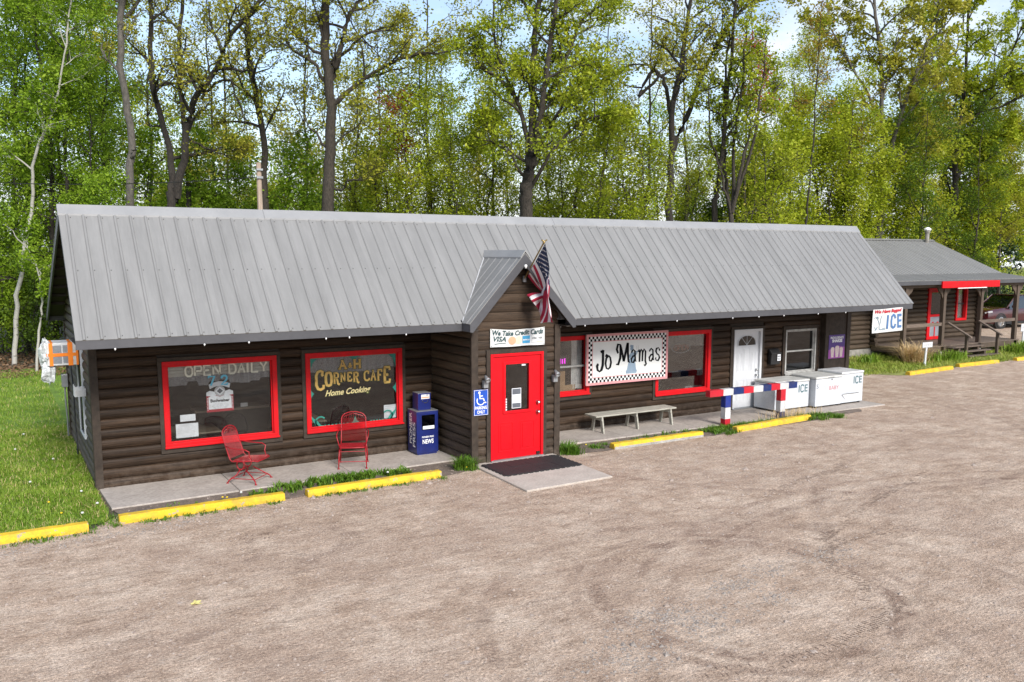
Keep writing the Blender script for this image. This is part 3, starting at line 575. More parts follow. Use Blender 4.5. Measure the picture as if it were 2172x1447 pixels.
# red entrance door
dr = MB(); dr.box(6.66, 6.715, VY-.03, VY+.13, .04, 2.11); dr.box(7.795, 7.85, VY-.03, VY+.13, .04, 2.11); dr.box(6.715, 7.795, VY-.03, VY+.13, 2.055, 2.11); dr = dr.build('door', 'red_door', H, bevel=.004)
lf = MB(); yy = VY+.0
gx0, gx1, gz0, gz1 = 6.99, 7.53, .99, 1.90
core(lf, 6.717, 7.793, .065, 2.053, [(gx0, gx1, gz0, gz1)], lambda m, p, q, r, s: m.box(p, q, yy, yy+.045, r, s)); lf.build('door_leaf', 'red_door', dr)
gf = MB(); t = .05
for q in ((gx0-t, gx1+t, gz1-.005, gz1+t), (gx0-t, gx1+t, gz0-t, gz0+.005), (gx0-t, gx0+.005, gz0, gz1), (gx1-.005, gx1+t, gz0, gz1)): gf.box(q[0], q[1], yy-.018, yy-.001, q[2], q[3])
gf.build('glass_frame', 'red_door', dr, bevel=.006)
B('pane', 'pane', dr, gx0, gx1, yy+.02, yy+.025, gz0, gz1)
for (a, b) in ((6.84, 7.17), (7.33, 7.66)):
    for (c, d) in ((.20, .78),): panel(dr, a, b, c, d, yy-.0005, 'red_door', .022)
for z in (.93, 1.12): MB().lathe([(.0, .03), (.034, .03), (.034, -.0), (.014, -.01), (.032, -.035), (.024, -.06), (0, -.062)], 12, 'Y', (7.72, yy-.02, z)).build('handle', 'chrome', dr, smooth=True)
B('threshold', 'gray_metal', dr, 6.66, 7.85, VY-.06, VY+.1, .036, .06)
for q in ((6.575, 6.658, .036, 2.19), (7.852, 7.935, .036, 2.19), (6.658, 7.852, 2.112, 2.19)): B('trim', 'trim', dr, q[0], q[1], VY-.018, VY+.045, q[2], q[3], bevel=.004)
B('kick_closer', 'black', dr, 7.70, 7.77, yy-.03, yy-.001, .08, .13)
t3 = front(0, yy+.017, 0); d_ = MB(); quad(d_, 7.15, 7.36, 1.03, 1.42, t3); d_.cur = 1; quad(d_, 7.16, 7.35, 1.30, 1.41, front(0, yy+.0165, 0)); quad(d_, 7.16, 7.35, 1.04, 1.13, front(0, yy+.0165, 0))
d_.cur = 2
for k, (a, b_) in enumerate(((7.20, 7.31), (7.19, 7.26), (7.22, 7.33))): quad(d_, a, b_, 1.17+.035*k, 1.178+.035*k, front(0, yy+.0165, 0))
d_.cur = 0
for k in range(5): quad(d_, 7.005, 7.04, 1.0+.05*k, 1.035+.05*k, t3)
quad(d_, 7.37, 7.46, 1.85, 1.885, t3)
d_.build('stickers', ['paper', 'ink_darkgrey', 'ink_grey'], dr)['kind'] = 'stuff'

# -- main roof: ribbed steel sheets
def rib_sheet(n, pitch, ln, rh=.019):
    """sheet lying in local XY (x across, y up the slope), ribs along y"""
    xs = []
    for k in range(n):
        a = k*pitch; xs += [(a, 0), (a+.5*pitch-.026, 0), (a+.5*pitch-.013, rh), (a+.5*pitch+.013, rh), (a+.5*pitch+.026, 0)]
    xs.append((n*pitch, 0)); mb = MB(); vs = [(x, 0, z) for x, z in xs]+[(x, ln, z) for x, z in xs]+[(xs[0][0], 0, -.012), (xs[-1][0], 0, -.012), (xs[0][0], ln, -.012), (xs[-1][0], ln, -.012)]
    k = len(xs); b = 2*k
    mb.add(vs, [(i, i+1, k+i+1, k+i) for i in range(k-1)]+[(b, b+1, b+3, b+2), (0, b, b+2, k), (k-1, 2*k-1, b+3, b+1), tuple([b]+list(range(k))+[b+1])])
    return mb
PIT = (RX1-RX0)/84
sl_f = math.hypot(RY-EY, RZ-EZ); sl_b = math.hypot(BY-RY, RZ-BZ)
me_f = rib_sheet(3, PIT, sl_f+.03).mesh('roof_panel', 'roof'); me_b = rib_sheet(3, PIT, sl_b+.03).mesh('roof_panel', 'roof'); me_v = rib_sheet(3, PIT, sl_f-.05).mesh('roof_panel', 'roof')
def screw_mb(ln):
    s = MB()
    for yv in (.05, ln*.5, ln-.22):
        for k in range(3):
            for dx in (.045,):
                s.box(k*PIT+.5*PIT+.04, k*PIT+.5*PIT+.054, yv, yv+.014, 0.0, .008)
    return s
me_s = screw_mb(sl_f).mesh('screws', 'screw')
for i in range(28):
    o = link(bpy.data.objects.new('roof_panel', me_f), H); o.location = (RX0+i*3*PIT, EY-.02*math.cos(math.atan(SF)), EZ-.02*math.sin(math.atan(SF))+.004); o.rotation_euler = (math.atan(SF), 0, 0)
    if 9 <= i <= 11:      # sheets that start above the entrance roof
        o.data = me_v; o.location.y += .08*math.cos(math.atan(SF)); o.location.z += .08*math.sin(math.atan(SF))
    else:
        s = link(bpy.data.objects.new('screws', me_s), o); s['kind'] = 'stuff'
    o = link(bpy.data.objects.new('roof_panel', me_b), H); o.location = (RX0+(i+1)*3*PIT, BY, BZ); o.rotation_euler = (math.atan(SB), 0, math.pi)
# ridge cap, in lengths with lapped joints
def cap(x0, x1, w=.19, lift=.035):
    a = math.atan(SF); b = math.atan(SB); mb = MB()
    pr = [(RY-w*math.cos(a), RZ-w*math.sin(a)+lift), (RY-w*math.cos(a)-.006, RZ-w*math.sin(a)+lift-.018)]
    top = [(RY-w*math.cos(a), RZ-w*math.sin(a)+lift), (RY-.05*math.cos(a), RZ-.05*math.sin(a)+lift+.012), (RY, RZ+lift+.018), (RY+.05*math.cos(b), RZ-.05*math.sin(b)+lift+.012), (RY+w*math.cos(b), RZ-w*math.sin(b)+lift)]
    bot = [(y, z-.03) for y, z in reversed(top)]
    mb.prism([(x0, y, z) for y, z in top+bot], (x1-x0, 0, 0)); return mb
xs = [RX0-.012, 3.0, 6.15, 9.3, 12.45, 15.6, 18.75, RX1+.012]
for i in range(7): cap(xs[i], xs[i+1]-(.004 if i < 6 else 0), lift=.036+.003*(i % 2)).build('ridge_cap', 'roof_cap_sunlit', H)
# fascia, soffit, rake boards
for a, b in ((RX0, VE0-.002), (VE1+.002, RX1-.03)): B('fascia', 'fascia', H, a, b, EY-.004, EY+.022, EZ-.150, EZ-.014, bevel=.003)
B('soffit', 'soffit', H, RX0+.04, VX0, EY+.023, .04, EZ-.13, EZ-.11); B('soffit', 'soffit', H, VX1, RX1-.04, EY+.023, .04, EZ-.13, EZ-.11)
for x0, x1 in ((RX0+.004, RX0+.034), (RX1-.036, RX1-.006)):
    mb = MB(); mb.prism([(x0, EY+.03, EZ-.15), (x0, RY, RZ-.19), (x0, BY-.02, BZ-.16), (x0, BY-.02, BZ-.015), (x0, RY, RZ-.014), (x0, EY+.03, EZ+.012)], (x1-x0, 0, 0)); mb.build('rake_board', 'fascia', H)
mb = MB()
mb.add([(RX0+.035, EY+.04, EZ-.05), (RX0+.035, RY, RZ-.1), (.14, RY, RZ-.1), (.14, EY+.04, EZ-.05)], [(0, 1, 2, 3)]); mb.add([(RX0+.035, BY-.03, BZ-.06), (RX0+.035, RY, RZ-.1), (.14, RY, RZ-.1), (.14, BY-.03, BZ-.06)], [(0, 1, 2, 3)])
mb.build('rake_soffit', 'soffit', H)
for k in range(9):
    y = RY+.35+k*.5; z = zf(y)-.09; B('lookout', 'soffit', H, RX0+.036, .0, y, y+.05, z-.05, z, bevel=.002)
B('fascia', 'fascia', H, RX0, RX1, BY-.02, BY+.004, BZ-.16, BZ-.014)
# little white light clips along the eave
clip = MB().lathe([(.004, 0), (.016, -.012), (.004, -.035)], 6).mesh('light_clip', 'white_print'); r_ = random.Random(3)
for x in [.35, 1.75, 2.5, 3.9, 4.35, 5.5, 9.1, 9.75, 10.9, 12.4, 14.2, 15.1, 16.0, 17.3, 18.4, 20.0]:
    o = link(bpy.data.objects.new('light_clip', clip), H); o.location = (-1.35+(x+1.35)*.92, EY-.006, EZ-.145)
# -- vestibule roof
VF = VY-.288; lv = math.hypot(AX-VE0, VZ-VEZ); vp = .265; av = math.atan(SV)
ncap = int(math.ceil((.95-VF)/(vp*2)))
pl_no = Vector((0, -SF, 1)).normalized(); pl_co = Vector((0, EY, EZ-.004))
for sgn in (-1, 1):
    for k in range(ncap):
        mb = rib_sheet(2, vp, lv+.02, .010); bm = bmesh.new(); me = mb.mesh('roof_panel', 'roof'); bm.from_mesh(me)
        y0 = VF+k*2*vp
        if sgn < 0: mat4 = Matrix.Translation((VE0-.014, y0+2*vp, VEZ-.015)) @ Matrix.Rotation(-math.pi/2, 4, 'Z') @ Matrix.Rotation(av, 4, 'X')
        else: mat4 = Matrix.Translation((VE1+.014, y0, VEZ-.015)) @ Matrix.Rotation(math.pi/2, 4, 'Z') @ Matrix.Rotation(av, 4, 'X')
        bm.transform(mat4); bmesh.ops.bisect_plane(bm, geom=bm.verts[:]+bm.edges[:]+bm.faces[:], plane_co=pl_co, plane_no=pl_no, clear_inner=True)
        if len(bm.faces) == 0: bm.free(); continue
        bm.to_mesh(me); bm.free(); link(bpy.data.objects.new('roof_panel', me), H)
mb = MB(); yb_ = EY+(VZ-EZ)/SF+.05; w_ = .15
mb.prism([(AX-w_*math.cos(av), VF-.01, VZ-w_*math.sin(av)+.03), (AX, VF-.01, VZ+.05), (AX+w_*math.cos(av), VF-.01, VZ-w_*math.sin(av)+.03), (AX+w_*math.cos(av), VF-.01, VZ-w_*math.sin(av)+.005), (AX, VF-.01, VZ+.02), (AX-w_*math.cos(av), VF-.01, VZ-w_*math.sin(av)+.005)], (0, yb_-VF, 0)); mb.build('ridge_cap', 'roof_cap_sunlit', H)
for sgn in (-1, 1):   # sloping fascia boards on the gable and short eave fascias
    ex = VE0 if sgn < 0 else VE1; d = -sgn
    mb = MB(); q = [(ex, VEZ-.02), (AX, VZ-.02), (AX, VZ-.235), (ex+d*.06, VEZ-.175), (ex, VEZ-.165)]
    mb.prism([(x, VF-.002, z) for x, z in q], (0, .03, 0)); mb.build('fascia', 'fascia', H)
    B('fascia', 'fascia', H, min(ex, ex+d*.024), max(ex, ex+d*.024), VF+.029, EY+.02, VEZ-.165, VEZ-.02)
    mb = MB(); mb.add([(ex+d*.025, VF+.03, VEZ-.06), (AX, VF+.03, VZ-.08), (AX, VY+.03, VZ-.08), (ex+d*.025, VY+.03, VEZ-.06)], [(0, 1, 2, 3)]); mb.build('soffit', 'soffit', H)
    B('soffit', 'soffit', H, min(ex+d*.025, ex+d*.2), max(ex+d*.025, ex+d*.2), VF+.03, EY, VEZ-.15, VEZ-.135)
    vy0 = EY+(VEZ-EZ)/SF
    mb = MB(); mb.tube([(ex+d*.01, vy0-.005, VEZ+.012), (AX, EY+(VZ-EZ)/SF-.02, VZ+.012)], .011, 5); mb.build('valley_flashing', 'flashing', H)
MB().lathe([(.02, 0), (.03, -.03), (.012, -.07)], 8, 'Z', (AX, VF-.02, VZ-.22)).build('light_clip', 'white_print', H)

# ------------------------------------------------------------------ signs and lettering
PX = 1  # (unit kept for clarity: all sizes are metres)
# window 1: stick-on letters and the beer sign
t3 = front(0, .0590, 0); lt = MB()
x = 1.52
def block_letter(mb, ch, x, z, w, h, t, to3):
    sg = {'O': [[(0, .25), (0, .75), (.25, 1), (.75, 1), (1, .75), (1, .25), (.75, 0), (.25, 0), (0, .25)]], 'P': [[(0, 0), (0, 1), (.8, 1), (1, .85), (1, .62), (.8, .48), (0, .48)]],
          'E': [[(1, 1), (0, 1), (0, 0), (1, 0)], [(0, .52), (.75, .52)]], 'N': [[(0, 0), (0, 1)], [(0, 1), (1, 0)], [(1, 0), (1, 1)]], 'D': [[(0, 0), (0, 1), (.7, 1), (1, .7), (1, .3), (.7, 0), (0, 0)]],
          'A': [[(0, 0), (.5, 1), (1, 0)], [(.22, .38), (.78, .38)]], 'I': [[(.5, 0), (.5, 1)]], 'L': [[(0, 1), (0, 0), (1, 0)]], 'Y': [[(0, 1), (.5, .5), (1, 1)], [(.5, .5), (.5, 0)]],
          '7': [[(0, .82), (0, 1), (1, 1), (.35, 0)]], '2': [[(.02, .72), (.12, .92), (.4, 1), (.75, .97), (.95, .8), (.85, .55), (0, .02), (1, .02), (1, .2)]],
          'C': [[(1, .8), (.8, 1), (.2, 1), (0, .8), (0, .2), (.2, 0), (.8, 0), (1, .2)]]}
    for p in sg[ch]: stroke(mb, [(x+a*w, z+b*h) for a, b in p], t, to3)
for ch in 'OPEN DAILY':
    if ch == ' ': x += .12; continue
    if ch == 'I': block_letter(lt, ch, x-.05, 1.84, .12, .17, .035, t3); x += .085; continue
    block_letter(lt, ch, x, 1.84, .115, .17, .033, t3); x += .158
lt.build('lettering', 'vinyl_cream', W1)
nb = MB(); block_letter(nb, '7', 1.905, 1.645, .105, .165, .035, t3); block_letter(nb, '2', 2.125, 1.645, .105, .165, .035, t3); nb.build('lettering', 'vinyl_blue', W1)
bs = thing('beer_sign', 'red and white beer label sign hanging inside the large window under blue numerals', 'sign', (2.095, .078, 1.16))
t3 = front(0, .0, 0); b = MB(); b.box(-.235, .235, 0, .012, 0, .30); b.build('panel', 'beer_red', bs)
b = MB(); b.prism([(p[0], -.002, p[1]) for p in [(-.20, .05), (.20, .05), (.20, .27), (.12, .31), (.0, .27), (-.12, .31), (-.20, .27)]], (0, .006, 0)); b.build('label_field', 'paper', bs)
b = MB()
for sx in (-1, 1): b.prism([(p[0]*sx, -.001, p[1]) for p in [(.235, .30), (.23, .36), (.17, .39), (.08, .36), (.04, .31), (.12, .285)]], (0, .01, 0))
b.prism([(p[0], -.001, p[1]) for p in [(-.17, .42), (-.19, .50)]+[(-.19+.38*k/8, .50+.05*math.sin(math.pi*k/8)) for k in range(9)]+[(.17, .42)]+[(.17-.34*k/8, .42+.05*math.sin(math.pi*k/8)) for k in range(9)]], (0, .009, 0)); b.build('scroll', 'paper', bs)
b = MB(); b.prism([(q[0], -.004, q[1]) for q in arc(0, .375, .095, .095, 0, 340, 17)], (0, .004, 0)); b.build('medallion', 'ink_grey', bs)
b = MB(); b.prism([(0, -.006, .295), (.085, -.006, .375), (0, -.006, .455), (-.085, -.006, .375)], (0, .0015, 0)); b.cur = 1; b.prism([(0, -.008, .325), (.055, -.008, .375), (0, -.008, .425), (-.055, -.008, .375)], (0, .0015, 0)); b.build('diamond', ['paper', 'ink_darkgrey'], bs)
b = MB(); text(b, 'Budweiser', -.17, .175, .34, .06, front(0, -.0035, 0), bold=.035)
for k, wd in enumerate((.18, .26, .30, .24, .20)): text(b, 'illi nilli lino mill', -wd/2, .143-.021*k, wd, .009, front(0, -.0035, 0), bold=.0)
b.build('lettering', 'black_print', bs)
b = MB()
for sx in (-1, 1):
    for k in range(9): quad(b, sx*.218-.008, sx*.218+.008, .04+.026*k, .052+.026*k, front(0, -.002, 0))
b.build('edge_dots', 'paper', bs)['kind'] = 'stuff'
# window 2: gilt lettering and teal scrollwork
G = .059; t3 = front(0, G, 0); g1 = MB(); g0 = MB()
W_L = {'C': ([[(.92, .72), (.80, .80), (.88, .95), (.6, 1), (.25, .95), (.05, .75), (.05, .25), (.25, .05), (.6, 0), (.95, .08), (.98, .25)]], [(-.04, .5, .10)]),
       'O': ([[(.5, 1), (.2, .95), (.05, .7), (.05, .3), (.2, .05), (.5, 0), (.8, .05), (.95, .3), (.95, .7), (.8, .95), (.5, 1)]], [(.0, .5, .08), (1, .5, .08)]),
       'R': ([[(.18, 0), (.18, 1)], [(.18, 1), (.65, 1), (.88, .88), (.88, .62), (.65, .5), (.18, .5)], [(.55, .5), (.75, .2), (.8, -.08), (.98, -.18), (1.12, -.05)]], [(.18, .0, .36), (.12, 1, .3)]),
       'N': ([[(.15, 0), (.15, 1)], [(.15, 1), (.85, 0)], [(.85, 0), (.85, 1)]], [(.15, 0, .34), (.1, 1, .3), (.85, 1, .34)]),
       'E': ([[(.2, 0), (.2, 1)], [(.1, 1), (.95, 1), (.98, .80)], [(.1, 0), (.95, 0), (1, .22)], [(.2, .5), (.72, .5)]], [(.72, .5, .1)]),
       'A': ([[(.1, 0), (.5, 1), (.9, 0)], [(.25, .36), (.75, .36)]], [(.1, 0, .36), (.9, 0, .36), (.45, 1, .3)]),
       'F': ([[(.2, 0), (.2, 1)], [(.1, 1), (.95, 1), (.98, .78)], [(.2, .5), (.75, .5)]], [(.22, 0, .42), (.75, .5, .1)]),
       'H': ([[(.15, 0), (.15, 1)], [(.85, 0), (.85, 1)], [(.15, .5), (.85, .5)]], [(.15, 0, .34), (.15, 1, .34), (.85, 0, .34), (.85, 1, .34)]),
       '&': ([[(.95, .55), (.6, .1), (.3, .0), (.1, .2), (.25, .45), (.65, .7), (.65, .92), (.45, 1), (.28, .88), (.35, .65), (.9, 0)]], [])}
def western(ch, x, z, w, h, t):
    st, se = W_L[ch]
    for mb, ex, yy in ((g0, .022, G+.0014), (g1, 0, G)):
        tt = front(0, yy, 0)
        for p in st: stroke(mb, [(x+a*w, z+b*h) for a, b in p], t+ex, tt)
        for a, b, l in se: quad(mb, x+a*w-l*w/2-ex/2, x+a*w+l*w/2+ex/2, z+b*h-t*.36-ex/2, z+b*h+t*.36+ex/2, tt)
western('A', 4.335, 1.785, .15, .155, .042); western('&', 4.525, 1.80, .07, .085, .022); western('H', 4.63, 1.785, .15, .155, .042)
xx = 3.87
for ch, w_, h_, dz in zip('CORNER CAFE', (.155, .125, .105, .10, .09, .105, .05, .105, .10, .095, .135), (.36, .255, .195, .165, .16, .175, 0, .185, .19, .205, .30), (-.11, -.045, -.005, .015, .02, 0, 0, .0, .0, -.01, -.065)):
    if ch != ' ': western(ch, xx, 1.52+dz, w_, h_, .05 if h_ > .25 else (.024 if ch == 'N' else .034))
    xx += w_+.035
g0.build('lettering', 'gold_edge', W2); g1.build('lettering', 'gold', W2)
s1 = MB(); s2 = MB(); wr = lambda a, b: (a, b+(a-4.1)*.03)
text(s2, 'Home Cooking', 4.045, 1.235, .93, .155, front(.006, G+.0014, -.006), bold=.03, shear=.4, warp=wr); text(s1, 'Home Cooking', 4.045, 1.235, .93, .155, front(0, G, 0), bold=.018, shear=.4, warp=wr)
s2.build('lettering', 'gold_edge', W2); s1.build('lettering', 'cream_script', W2)
tl = MB(); t4 = front(0, G+.002, 0); X0, X1, Z0, Z1 = 3.745, 5.525, .695, 2.035
def tp(pts): tl.add([t4(*q) for q in pts], [tuple(range(len(pts)))])
for sx, xa in ((1, X0), (-1, X1)):
    tp([(xa, Z1), (xa+sx*.27, Z1), (xa+sx*.15, Z1-.035), (xa+sx*.075, Z1-.10), (xa+sx*.04, Z1-.20), (xa, Z1-.33)])
    tp([(xa+sx*.12, Z0), (xa+sx*.36, Z0), (xa+sx*.20, Z0+.03), (xa+sx*.14, Z0+.11), (xa+sx*.03, Z0+.20), (xa, Z0+.33), (xa, Z0+.20)])
    tp([(xa, 1.20), (xa+sx*.03, 1.27), (xa+sx*.085, 1.34), (xa+sx*.03, 1.40), (xa, 1.48)])
    stroke(tl, [(xa+sx*q[0], q[1]) for q in arc(.20, Z0+.09, .10, .10, 40, 260, 9)], .028, t4)
tp([(4.50, Z1), (4.78, Z1), (4.70, Z1-.05), (4.64, Z1-.12), (4.58, Z1-.05)]); tp([(4.55, Z0), (4.75, Z0), (4.68, Z0+.05), (4.64, Z0+.14), (4.60, Z0+.05)])
for k in range(7):
    tp([(4.0+.075*k, Z0+.012), (4.05+.075*k, Z0+.012), (4.04+.075*k, Z0+.03), (4.015+.075*k, Z0+.026)]); tp([(4.95+.06*k, Z0+.012), (4.995+.06*k, Z0+.012), (4.99+.06*k, Z0+.03), (4.96+.06*k, Z0+.026)])
tl.build('scrollwork', 'teal', W2)['kind'] = 'stuff'
# things behind the glass
def drape(name, label, x0, x1, z0, z1, y, mt, amp=.02, waves=12, ragged=0, sd=1):
    r = np.random.default_rng(sd); rg = r.uniform(0, 1, 40)
    def fn(a, b):
        bot = z0+ragged*(rg[int(a*10) % 40]); return (x0+(x1-x0)*a, y+amp*math.sin(a*waves*6.283)*(1.2-b*.7), bot+(z1-bot)*b)
    mb = MB(); mb.grid(fn, waves*6, 4); o = mb.build(name, mt, smooth=True); return tag(o, label, 'curtain')
drape('lace_curtain', 'pale ragged lace valance behind the OPEN DAILY letters', 1.2, 3.03, 1.64, 1.86, .125, 'lace', .012, 10, .12, 2)
bl = thing('window_blind', 'cream roller blind pulled up behind the OPEN DAILY letters', 'blind', (2.11, .115, 0))
for k in range(4): B('slat', 'blind', bl, -.905, .905, -.004, .012, 1.835+.055*k, 1.887+.055*k, bevel=.003)
drape('lace_curtain', 'grey lace curtain hanging behind the gilt CORNER CAFE lettering', 3.75, 5.53, 1.66, 2.05, .13, 'lace', .02, 9, .10, 5)
drape('curtain_valance', 'white gathered valance behind the neon OPEN sign', 12.29, 13.88, 1.72, 2.06, .15, 'curtain', .02, 14, .02, 7)
drape('side_curtain', 'white side curtain hanging beside the pink neon sign', 9.85, 10.14, .95, 2.07, .15, 'curtain', .015, 4, 0, 8)
def card(name, label, cat, x0, x1, z0, z1, y, mt, marks=0, mm='ink_darkgrey', tilt=0):
    t = thing(name, label, cat, ((x0+x1)/2, y, z0)); w2 = (x1-x0)/2; h = z1-z0
    b = MB(); b.box(-w2, w2, 0, .004, 0, h); b.build('sheet', mt, t)
    if marks:
        b = MB(); r = random.Random(name)
        for k in range(marks):
            zz = h*(.9-.62*k/marks); quad(b, -w2*.8, w2*r.uniform(.3, .85), zz-h*.02, zz, front(0, -.001, 0))
        b.build('print', mm, t)['kind'] = 'stuff'
    return t
card('notice_card', 'blank white card taped above a printed sheet inside the left window', 'notice', 1.40, 1.66, 1.035, 1.155, .085, 'paper')
card('printed_notice', 'white printed notice sheet standing low in the left window', 'notice', 1.32, 1.70, .745, .995, .085, 'paper', 7, 'ink_grey')
card('menu_card', 'pale menu card leaning in the lower corner of the lettered window', 'notice', 5.26, 5.52, .72, .99, .09, 'paper', 4, 'ink_grey')
def inner_chair(x, y, rz, label):
    t = thing('iron_chair', label, 'chair', (x, y, .052), rz)
    b = MB(); p = [(-.21, 0, 0), (-.22, 0, .42), (-.235, .04, .7), (-.2, .06, .86), (-.1, .07, .95), (0, .07, .975), (.1, .07, .95), (.2, .06, .86), (.235, .04, .7), (.22, 0, .42), (.21, 0, 0)]
    b.tube(p, .013, 6); b.build('back_frame', 'iron', t)
    b = MB()
    for k in range(14): a = -.2+.4*k/13; b.box(a-.003, a+.003, .045, .05, .45, .84)
    for k in range(14): z = .45+.4*k/13; b.box(-.2, .2, .043, .047, z-.003, z+.003)
    b.build('mesh_back', 'iron', t)['kind'] = 'stuff'
    b = MB(); 
    for k in range(5): b.tube(arcs3((-.14+.07*k, .062, .89), .03), .006, 4)
    b.build('scroll_work', 'iron', t)['kind'] = 'stuff'
    B('seat', 'iron', t, -.23, .23, -.42, .02, .42, .44)
    for sx in (-1, 1): MB().tube([(sx*.21, -.4, .42), (sx*.22, -.42, 0)], .012, 6).build('leg', 'iron', t)
    return t
def arcs3(c, r): return [(c[0]+r*math.cos(R(a)), c[1], c[2]+r*math.sin(R(a))) for a in range(0, 361, 40)]
inner_chair(2.45, .62, math.pi, 'black wrought iron chair back inside the OPEN DAILY window'); inner_chair(4.55, .72, math.pi+.3, 'black wrought iron chair back inside the lettered window')
for x, lab in ((1.75, 'wooden cafe table behind the printed notice in the left window'), (3.75, 'wooden cafe table behind the lettered window')):
    t = thing('cafe_table', lab, 'table', (x, .75, .052)); B('table_top', 'table', t, -.4, .4, -.45, .45, .68, .71, bevel=.006); B('pedestal', 'iron', t, -.04, .04, -.04, .04, .02, .68); B('foot', 'iron', t, -.25, .25, -.25, .25, 0, .02)
card('metal_napkin_holder', 'small pale napkin holder beyond the glass of the OPEN DAILY window', 'napkin holder', 2.72, 2.86, 1.02, 1.09, 1.2, 'white_dirty')
for o in [bpy.data.objects[-1]]: pass
t = thing('side_counter', 'dark counter standing inside the OPEN DAILY window', 'counter', (2.55, 1.35, .052)); B('counter_top', 'table', t, -.7, .7, -.25, .25, .93, .968); B('base', 'interior', t, -.65, .65, -.22, .22, 0, .93)
# neon signs
ns = thing('neon_open_sign', 'oval neon OPEN sign hung behind the red-framed window beside the big sign', 'sign', (13.12, .125, 1.72)); b = MB(); b.tube([(q[0], 0, q[1]) for q in arc(0, 0, .30, .135, 0, 360, 28)], .010, 6); b.build('oval_tube', 'neon_blue_tube', ns)
b = MB(); x = -.215
for ch in 'OPEN':
    block_letter(b, ch, x, -.06, .085, .12, .024, front(0, -.012, 0)); x += .115
b.build('lettering', 'neon_tube', ns); B('backing', 'black', ns, -.2, .2, .012, .02, -.015, .015)
ns = thing('neon_sign', 'small glowing pink neon sign inside the window next to the entrance', 'sign', (9.53, .12, 1.60)); B('backing', 'black', ns, -.20, .20, .012, .02, -.12, .12); b = MB(); [quad(b, -.15+.065*k, -.115+.065*k, -.06, .06-.01*(k%2), front(0, .008, 0)) for k in range(5)]; b.build('glow_letters', 'neon_pink', ns)['kind'] = 'stuff'
card('carton', 'brown carton standing inside the window next to the entrance', 'box', 9.5, 9.72, .92, 1.36, .2, 'cardboard'); card('shelf_board', 'tan cardboard box lying behind the lower sash beside the entrance', 'box', 9.45, 9.95, .90, 1.05, .14, 'cardboard')
# interior wheel and dark rack behind window 4
t = thing('cart_wheel', 'dark spoked wheel leaning inside the window under the neon OPEN sign', 'wheel', (12.75, .45, .052)); b = MB(); b.tube([(.33*math.cos(R(a)), 0, .72+.33*math.sin(R(a))) for a in range(0, 361, 15)], .014, 6); b.build('rim', 'iron', t)
b = MB(); [b.tube([(0, 0, .72), (.33*math.cos(R(a)), 0, .72+.33*math.sin(R(a)))], .005, 4) for a in range(0, 360, 30)]; b.build('spokes', 'iron', t)['kind'] = 'stuff'; B('stand', 'iron', t, -.03, .03, -.02, .02, 0, .72)
card('note_card', 'small red-and-white note lying on the sill of the neon window', 'notice', 13.25, 13.5, .70, .75, .09, 'paper', 2, 'ink_red')
# big checkered name board
nb = thing('name_board', 'large white Jo Mamas name board with checkered and pink border', 'sign', (11.275, -.115, 1.03))
SW, SH = 1.20, 1.165
b = MB(); b.box(-SW, SW, 0, .03, 0, SH); b.build('board', 'sign_white', nb, bevel=.003)
b = MB(); w_ = .055
for q in ((-SW, SW, 0, w_), (-SW, SW, SH-w_, SH), (-SW, -SW+w_, w_, SH-w_), (SW-w_, SW, w_, SH-w_)): b.box(q[0], q[1], -.012, -.001, q[2], q[3])
i0 = .165
for q in ((-SW+i0, SW-i0, i0, i0+.016), (-SW+i0, SW-i0, SH-i0-.016, SH-i0), (-SW+i0, -SW+i0+.016, i0, SH-i0), (SW-i0-.016, SW-i0, i0, SH-i0)): b.box(q[0], q[1], -.004, -.001, q[2], q[3])
b.build('border', 'pink', nb)
b = MB(); c_ = (i0-w_)/2; nx = int(round((2*SW-2*w_)/c_)); cx_ = (2*SW-2*w_)/nx; nz_ = int(round((SH-2*w_)/c_)); cz_ = (SH-2*w_)/nz_
for i in range(nx):
    for j in range(nz_):
        if (i < 2 or i >= nx-2 or j < 2 or j >= nz_-2) and (i+j) % 2 == 0:
            quad(b, -SW+w_+i*cx_, -SW+w_+(i+1)*cx_, w_+j*cz_, w_+(j+1)*cz_, front(0, -.002, 0))
b.build('checkers', 'black_print', nb)['kind'] = 'stuff'
b = MB(); t3 = front(.12, -.0022, .20)   # blue-grey waitress silhouette with a tray
def sp(pts): b.add([t3(*q) for q in pts], [tuple(range(len(pts)))])
sp([(-.17, 0), (.13, 0), (.15, .05), (.12, .1), (.10, .22), (.06, .36), (.05, .46), (.02, .52), (-.03, .52), (-.07, .45), (-.07, .36), (-.12, .22), (-.15, .1), (-.19, .05)])
disc(b, -.015, .58, .05, t3); sp([(-.07, .62), (.03, .61), (.035, .66), (-.06, .67)]); sp([(.03, .44), (.10, .40), (.16, .48), (.14, .51), (.10, .46), (.05, .50)]); sp([(.08, .51), (.24, .54), (.20, .50), (.12, .49)]); sp([(-.07, .46), (-.13, .38), (-.10, .34), (-.05, .40)])
b.build('silhouette', 'slate_blue', nb)
b = MB(); stroke(b, [(.12, .55), (.13, .60), (.12, .64)], .008, t3); stroke(b, [(.17, .55), (.18, .60), (.17, .65)], .008, t3); stroke(b, [(-.32, .06), (-.24, .08), (-.28, .02), (-.36, -.02)], .008, t3); stroke(b, [(-.28, .1), (-.36, .02)], .008, t3); b.build('pencil_marks', 'ink_grey', nb)
b = MB(); pen = lambda wd: (lambda a: wd*(.28+.72*abs(math.sin(a+.35))))
def LT(x, z, w, h, polys, wd=.055):
    for p in polys: stroke(b, [(x+q[0]*w, z+q[1]*h) for q in p], pen(wd), front(0, -.0035, 0))
dot = lambda cx, cz, r: disc(b, cx, cz, r, front(0, -.0036, 0))
